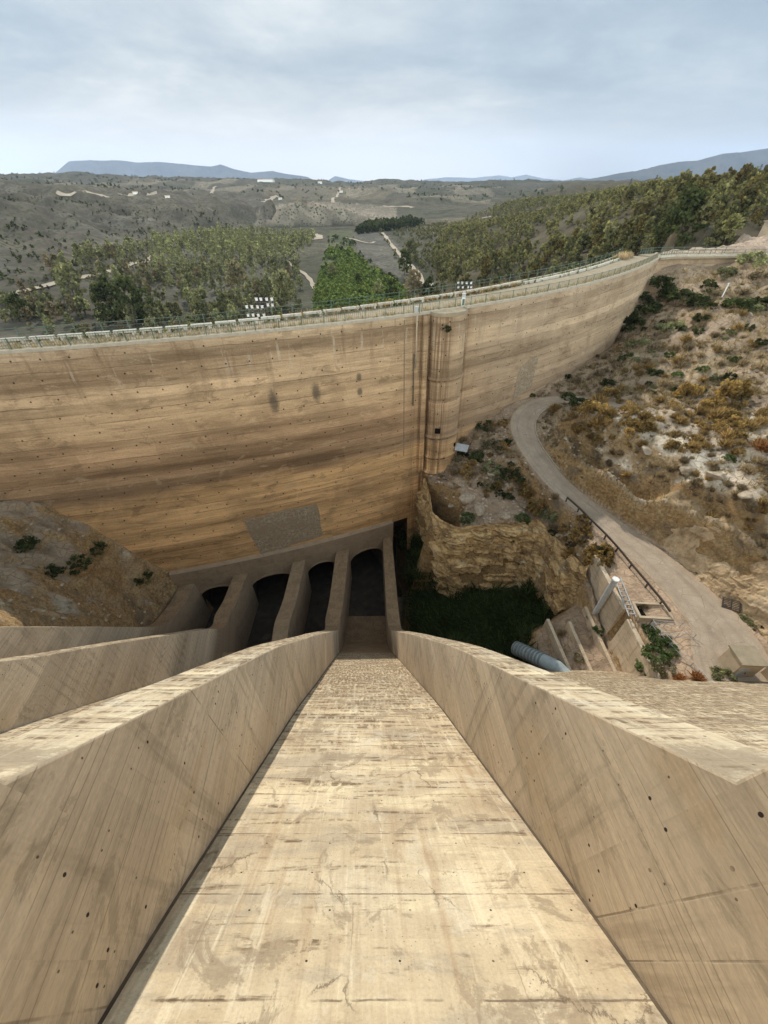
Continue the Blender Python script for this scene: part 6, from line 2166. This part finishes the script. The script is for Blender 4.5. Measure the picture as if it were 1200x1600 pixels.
for (u_, v_, px, k, lab) in (
    (1060, 468, 46, 'dark', 'dark green bush left of the white marker post'), (1092, 476, 44, 'dark', 'dark bush close to the left of the marker post, right half of a pair'), (1150, 482, 52, 'dark', 'broad dark bush right of the marker post'), (1186, 480, 46, 'dark', 'dark bush at the right edge level with the marker post'),
    (1047, 516, 50, 'olive', 'grey-green bush below the dark pair on the scrub slope'), (1089, 520, 24, 'dark', 'small round dark bush with pale ground beside it'), (1092, 498, 34, 'grey', 'grey bush just above the small round dark one'),
    (1132, 430, 36, 'olive', 'olive bush under the right end of the wing wall'), (1172, 412, 54, 'olive', 'big olive bush covering the end of the wing wall'), (1190, 436, 44, 'olive', 'bright olive bush at the right edge below the wing wall'),
    (1008, 492, 60, 'dark', 'large dark bush in the shade of the dam, left of the scrub slope'), (1030, 452, 54, 'dark', 'dark bush close under the bend of the dam'), (985, 512, 54, 'dark', 'dark bush in the dam shadow, leftmost of the shaded row'), (1000, 470, 40, 'dark', 'dark shrub touching the dam wall below the bend'), (962, 530, 34, 'grey', 'grey shrub at the dam toe in shadow'),
    (1045, 556, 20, 'green', 'small green shrub on the pale ledge of the scrub slope'), (1098, 580, 24, 'green', 'small green bush low in the scrub hollow'), (985, 540, 26, 'olive', 'small olive shrub on the shaded part of the slope'), (1058, 588, 22, 'green', 'pale green sprig bush in the hollow'),
    (900, 600, 30, 'grey', 'grey shrub beside the dam toe above the road'), (880, 590, 30, 'dark', 'dark shrub against the dam just above the road'), (830, 618, 18, 'dark', 'small dark bush where the road meets the dam'), (868, 640, 30, 'dry', 'orange dry bush on the inside of the road bend'),
    (950, 622, 38, 'yellow', 'tall yellowish bush on the mound above the road bend'), (925, 645, 50, 'yellow', 'broad yellow-green bush at the left end of the mound'), (982, 645, 36, 'yellow', 'yellow bush right of the broad one on the mound'),
    (1140, 628, 58, 'yellow', 'small conical yellow-green tree in the hollow'), (1072, 622, 42, 'yellow', 'ochre bush left of the conical one in the hollow'), (1000, 612, 30, 'dry', 'orange dry bush in the hollow behind the mound'),
    (1190, 700, 46, 'red', 'reddish dry bush at the right edge of the bare slope'), (1138, 718, 24, 'green', 'small dark green bush on the bare white slope'), (1118, 655, 40, 'dry', 'orange brush on the ridge below the conical bush'), (1165, 668, 46, 'dry', 'orange brush on the ridge near the right edge'),
    (755, 668, 36, 'dark', 'dark bush left of the road bend'), (772, 700, 40, 'olive', 'olive bush between road and tower'), (768, 735, 40, 'olive', 'olive bush on the bench under the road'), (745, 715, 32, 'dark', 'dark bush right of the little shed'), (800, 742, 40, 'dark', 'dark bush beside the road rim, upper'), (818, 770, 40, 'yellow', 'yellowish bush on the bench right of the boulders'),
    (850, 790, 34, 'dry', 'dry bush on the bench close to the road rim'), (730, 812, 30, 'green', 'green grassy tuft on the rim of the rock bench'), (816, 812, 30, 'green', 'green tuft right of the rock bench rim'), (799, 845, 16, 'green', 'small green plant hanging on the cliff'),
    (905, 842, 44, 'yellow', 'yellow bush under the roadside barrier, upper'), (935, 872, 54, 'yellow', 'big yellow-green bush at the top of the retaining wall'), (918, 826, 26, 'dry', 'pale dry bush beside the barrier'), (888, 870, 34, 'dry', 'dry bush above the cliff edge, near the barrier'),
    (1028, 1000, 46, 'green', 'green shrub spilling over the lower retaining wall, upper part'), (1022, 1028, 52, 'green', 'green shrub spilling over the lower retaining wall, lower part'), (1008, 1048, 44, 'fresh2', 'green shrub at the bottom of the retaining wall by the slope'),
    (1040, 1015, 40, 'green', 'green shrub over the lower retaining wall, right part beside the handrail'), (1036, 1045, 40, 'olive', 'olive-green shrub at the bottom of the wall, left of the reddish bush'), (1014, 985, 26, 'green', 'small green shrub at the head of the lower retaining wall'),
    (1062, 1062, 30, 'red', 'reddish dry bush at the foot of the pipe handrail, left'), (1090, 1060, 34, 'red', 'reddish dry bush right of the pipe handrail'), (1130, 1058, 40, 'olive', 'olive bush left of the concrete utility box'),
    (878, 990, 24, 'grey', 'bare whitish shrub at the end of the channel wall'), (935, 985, 24, 'green', 'green plants in the channel below the retaining wall'), (920, 965, 18, 'grey', 'grey shrub at the head of the channels'), (905, 1030, 22, 'olive', 'olive tuft between the channel walls'),
    (1005, 948, 24, 'grey', 'grey dry shrub in the open pit of the yard'), (1190, 990, 26, 'green', 'green bush at the foot of the road bank, right edge'), (1165, 968, 22, 'olive', 'olive tuft at the foot of the road bank'),
    (905, 634, 40, 'dark', 'dark bush hiding the road where it leaves the bend'), (935, 628, 40, 'dry', 'brown dry bush beyond the road bend'), (888, 622, 26, 'dark', 'small dark bush on the dam side of the road bend'),
    (860, 806, 40, 'olive', 'olive bush spilling over the cliff edge'), (835, 800, 34, 'yellow', 'yellowish bush spilling over the cliff edge left of the olive one'),
    (44, 856, 44, 'dark', 'dark green bush on the left rock, highest and leftmost'), (120, 885, 48, 'dark', 'dark green bush in the middle of the left rock'), (152, 858, 34, 'dark', 'small dark bush near the top of the left rock'), (82, 896, 38, 'dark', 'dark bush low on the left rock'), (222, 905, 38, 'dark', 'dark bush on the right flank of the left rock'),
    (640, 850, 44, 'shade', 'dim bush in the gap right of the arches'), (628, 830, 30, 'shade', 'dim bush against the dam beside the portal'),
):
    if k == 'fresh2': k = 'green'
    b = bush(u_, v_, px, k, lab, tall={'yellow': 1.05, 'dry': .9}.get(k, .8) * (1.35 if 'conical' in lab else 1))
# plant hanging on the tower
a_, d_ = face_hit(682, 505)
p = Vector(tower_pt(1.0, 1.5, TR))
V, Fc, T = bush_mesh('leaf', 77)
o = np_mesh('hanging_plant', V * np.array((.95, .95, 1.0)), Fc, MAT['bush'], T); o.location = p + Vector((0, -.15, -.7))
tag(o, 'dark plant rooted near the top of the rounded tower', 'plant')

# repeated scrub on the right slopes: individuals
def near_scatter(poly, n, seed, dens=None):
    r = np.random.default_rng(seed)
    lo = [min(p[i] for p in poly) for i in (0, 1)]; hi = [max(p[i] for p in poly) for i in (0, 1)]
    out = []
    for _ in range(n * 14):
        if len(out) >= n: break
        u, v = r.uniform(lo[0], hi[0]), r.uniform(lo[1], hi[1])
        if not inpoly(np.array([u]), np.array([v]), poly)[0]: continue
        h = hit(u, v)
        if h is None or h.y > 112: continue
        if road_info(np.array([h.x]), np.array([h.y]))[0][0] < .25: continue
        out.append((u, v, h))
    return out


r2 = random.Random(5)
for (u_, v_, h) in near_scatter([(890, 640), (1000, 622), (1200, 640), (1200, 720), (1060, 705), (900, 690)], 85, 1):
    bush(u_, v_, r2.uniform(14, 34), 'dry' if r2.random() < .72 else 'yellow', 'orange-brown dry brush on the mound between road and bare slope', 'dry bush', 'dry brush on the mound')
for (u_, v_, h) in near_scatter([(900, 700), (1060, 705), (1200, 720), (1200, 845), (1090, 800), (960, 735)], 60, 2):
    bush(u_, v_, r2.uniform(10, 26), 'grey' if r2.random() < .75 else 'dry', 'grey scrub tuft on the bare pale slope above the road bank', 'scrub bush', 'grey scrub on the bare slope')
for (u_, v_, h) in near_scatter([(880, 590), (960, 540), (1050, 450), (1140, 440), (1200, 450), (1200, 630), (1000, 625)], 110, 3):
    bush(u_, v_, r2.uniform(10, 28), ('grey', 'grey', 'grey', 'dry', 'olive', 'dark')[r2.randrange(6)], 'low scrub bush on the slope between wing wall and mound', 'scrub bush', 'low scrub below the wing wall')
for (u_, v_, h) in near_scatter([(730, 660), (790, 655), (830, 730), (880, 780), (960, 865), (900, 880), (840, 800), (700, 770)], 60, 4):
    bush(u_, v_, r2.uniform(12, 28), ('dark', 'yellow', 'dry', 'grey', 'olive')[r2.randrange(5)], 'low bush on the rocky bench between road and cliff', 'scrub bush', 'low bushes on the rocky bench')
for (u_, v_, h) in near_scatter([(1060, 872), (1195, 985), (1197, 1000), (1120, 935)], 16, 6):
    bush(u_, v_, r2.uniform(8, 16), ('dark', 'olive', 'grey')[r2.randrange(3)], 'weed tuft along the foot of the road bank', 'weed', 'weeds at the foot of the road bank')

# straw grass over the dry slopes (stuff)
def tuft(seed, n=9):
    r = np.random.default_rng(seed)
    an = r.uniform(0, 6.28, n); d = np.stack([np.cos(an) * .5, np.sin(an) * .5, np.ones(n)], 1) * r.uniform(.3, .9, (n, 1))
    b = r.normal(size=(n, 3)) * .12; b[:, 2] = -.05
    s = np.stack([-np.sin(an), np.cos(an), 0 * an], 1) * .035
    q = np.stack([b - s, b + s, b + d + s * .3, b + d - s * .3], 1)
    return q.reshape(-1, 3), np.arange(4 * n).reshape(n, 4), np.repeat(r.uniform(.7, 1.3, n), 4)[:, None] * np.ones(3)


tufts = [tuft(s) for s in range(5)]
rr = np.random.default_rng(77)
def grass_zone(name, n, xr, yr, test, scale, mat, lab, cat, protos=tufts):
    x, y = rr.uniform(*xr, n), rr.uniform(*yr, n)
    z = zbulk(x, y, False)
    e, _ = road_info(x, y)
    ok = test(x, y, z) & (e > .3) & (z > -900)
    x, y, z = x[ok], y[ok], z[ok]
    o = scatter_tiles(name, protos, np.stack([x, y, z], 1), rr.uniform(.5, 1.4, len(x)) * scale, rr.uniform(0, 6, len(x)), MAT[mat])
    return tag(o, lab, cat, kind='stuff')


grass_zone('dry_grass', 15000, (10, 92), (26, 112), lambda x, y, z: (z > -33.6) & (y < np.interp(x, _xs, _ys, right=106) - 2.5) & (fbm(x * .15, y * .15, 5, 3) > -.2), .75, 'straw', 'straw-coloured grass over the dry right slopes', 'grass')
grass_zone('dry_grass', 1500, (-60, -30), (12, 44), lambda x, y, z: (z < -20) & (y < np.interp(x, _xs, _ys) - 2) & (fbm(x * .2, y * .2, 5, 3) > 0), .6, 'straw', 'sparse dry grass on the left rock', 'grass')
def twig(seed, n=46):
    V, Fc, T = bush_mesh('dry', seed)
    k = n * 4
    return V[:k], Fc[:n], T[:k]


def slope_test(x, y, z): return (z > -33.4) & (x > 26) & (y < np.interp(x, _xs, _ys, right=106) - 2.5)
grass_zone('dry_scrub', 5200, (26, 78), (22, 108), lambda x, y, z: slope_test(x, y, z) & (fbm(x * .12, y * .12, 35, 4) > np.where((y < 45) & (x > 35), .22, -.12)), .62, 'greyb', 'dry twiggy undergrowth between the bushes of the right slopes', 'undergrowth', [twig(s) for s in range(4)])
grass_zone('dry_scrub', 1500, (9, 30), (34, 68), lambda x, y, z: (z > -38.5) & (y < np.interp(x, _xs, _ys) - 3) & (fbm(x * .2, y * .2, 36, 4) > -.1), .55, 'greyb', 'dry undergrowth on the rocky bench', 'undergrowth', [twig(s) for s in range(4)])


def stone(seed):
    r = np.random.default_rng(seed)
    v = np.array([(1, 0, 0), (-1, 0, 0), (0, 1, 0), (0, -1, 0), (0, 0, 1), (0, 0, -1), (.7, .7, .3), (-.7, .6, .4), (.6, -.7, .35), (-.65, -.65, .3)], float)
    v = v * r.uniform(.65, 1.2, v.shape) * np.array((1, .8, .55))
    f = np.array([(4, 6, 7), (4, 7, 9), (4, 9, 8), (4, 8, 6), (0, 2, 6), (2, 7, 6), (2, 1, 7), (1, 9, 7), (1, 3, 9), (3, 8, 9), (3, 0, 8), (0, 6, 8)])
    return v, f, np.ones((10, 3)) * r.uniform(.8, 1.2)


stones = [stone(s) for s in range(6)]
MAT['rubble'] = new_mat('pale_rubble', plain((0.42, 0.33, 0.24), 0.3, 1.5, (0.30, 0.23, 0.16), 0.4), 0.95)
grass_zone('rubble', 2600, (26, 72), (20, 100), lambda x, y, z: slope_test(x, y, z) & (fbm(x * .2, y * .2, 38, 4) > .02), .26, 'rubble', 'loose pale rubble strewn over the right slopes', 'rubble', stones)
grass_zone('rubble', 900, (8, 30), (34, 64), lambda x, y, z: (z > -40) & (y < np.interp(x, _xs, _ys) - 2), .28, 'rubble', 'loose rubble on the rocky bench', 'rubble', stones)
grass_zone('rubble', 1100, (-60, -29.8), (6, 44), lambda x, y, z: (z < -12) & (y < np.interp(x, _xs, _ys) - 2) & (fbm(x * .3, y * .3, 44, 3) > -.05), .24, 'stone', 'broken stones on the left rock', 'rubble', stones)


def reed(seed):
    r = np.random.default_rng(seed); n = 26
    an = r.uniform(0, 6.28, n); l = r.uniform(.8, 1.7, (n, 1))
    d = np.stack([np.cos(an) * .45, np.sin(an) * .45, np.ones(n)], 1) * l
    b = r.normal(size=(n, 3)) * .35; b[:, 2] = -.1
    s = np.stack([-np.sin(an), np.cos(an), 0 * an], 1) * .05
    m = b + d * .6; t = b + d + np.stack([np.cos(an), np.sin(an), -.3 + 0 * an], 1) * .35
    q = np.concatenate([np.stack([b - s, b + s, m + s, m - s], 1), np.stack([m - s, m + s, t + s * .1, t - s * .1], 1)], 0)
    return q.reshape(-1, 3), np.arange(8 * n).reshape(2 * n, 4), np.repeat(r.uniform(.5, 1.5, 2 * n), 4)[:, None] * np.ones(3)


grass_zone('pit_reeds', 2600, (5, 24), (24, 52), lambda x, y, z: (z < np.where(y > 36, -49.5, -45.5)), 1.25, 'reed', 'dense dark green reeds filling the pit beside the spillway', 'reeds', [reed(s) for s in range(4)])
# weeds along the crest, between the blocks and behind the near railing
def crest_weeds(name, a0, a1, o0, o1, n, scale, mat, lab):
    a, of = rr.uniform(a0, a1, n), rr.uniform(o0, o1, n)
    P = np.array([(*(C(x) + nrm(x) * (k * crest_k(x) if k < -1.6 else k)), CREST - .03) for x, k in zip(a, of)])
    o = scatter_tiles(name, tufts, P, rr.uniform(.4, 1.2, n) * scale, rr.uniform(0, 6, n), MAT[mat])
    return tag(o, lab, 'weeds', kind='stuff')


crest_weeds('crest_weeds', 15, ARC - 1, -1.5, -.5, 900, .6, 'straw', 'straw weeds behind the near railing of the crest')
crest_weeds('crest_weeds', arc_at_x(-12), arc_at_x(26), -7.6, -5.9, 420, .9, 'dry', 'reddish dry weeds between the blocks and the far railing near the tower')
crest_weeds('crest_weeds', 20, ARC - 2, -7.7, -5.9, 500, .8, 'reed', 'green weeds around the blocks at the far edge of the crest')
crest_weeds('crest_weeds', ARC - 9, ARC - 2, -7.7, -5.0, 160, 1.4, 'greyb', 'grey shrubby weeds at the bend of the crest')

# ------------------------------------------------------------------ haze
hm = bpy.data.materials.new('haze_air'); hm.use_nodes = True
t = hm.node_tree
for n in list(t.nodes): t.nodes.remove(n)
pv = t.nodes.new('ShaderNodeVolumePrincipled'); ou = t.nodes.new('ShaderNodeOutputMaterial')
pv.inputs['Color'].default_value = (0.50, 0.64, 0.88, 1)
pv.inputs['Density'].default_value = 5.4e-5
pv.inputs['Anisotropy'].default_value = 0.0
t.links.new(pv.outputs[0], ou.inputs['Volume'])
mb = MB(); mb.box((0, 8000, 265), (34000, 18600, 1200))
hz = mb.build('haze', hm)
tag(hz, 'thin blue summer haze over the far hills', 'haze', kind='stuff')
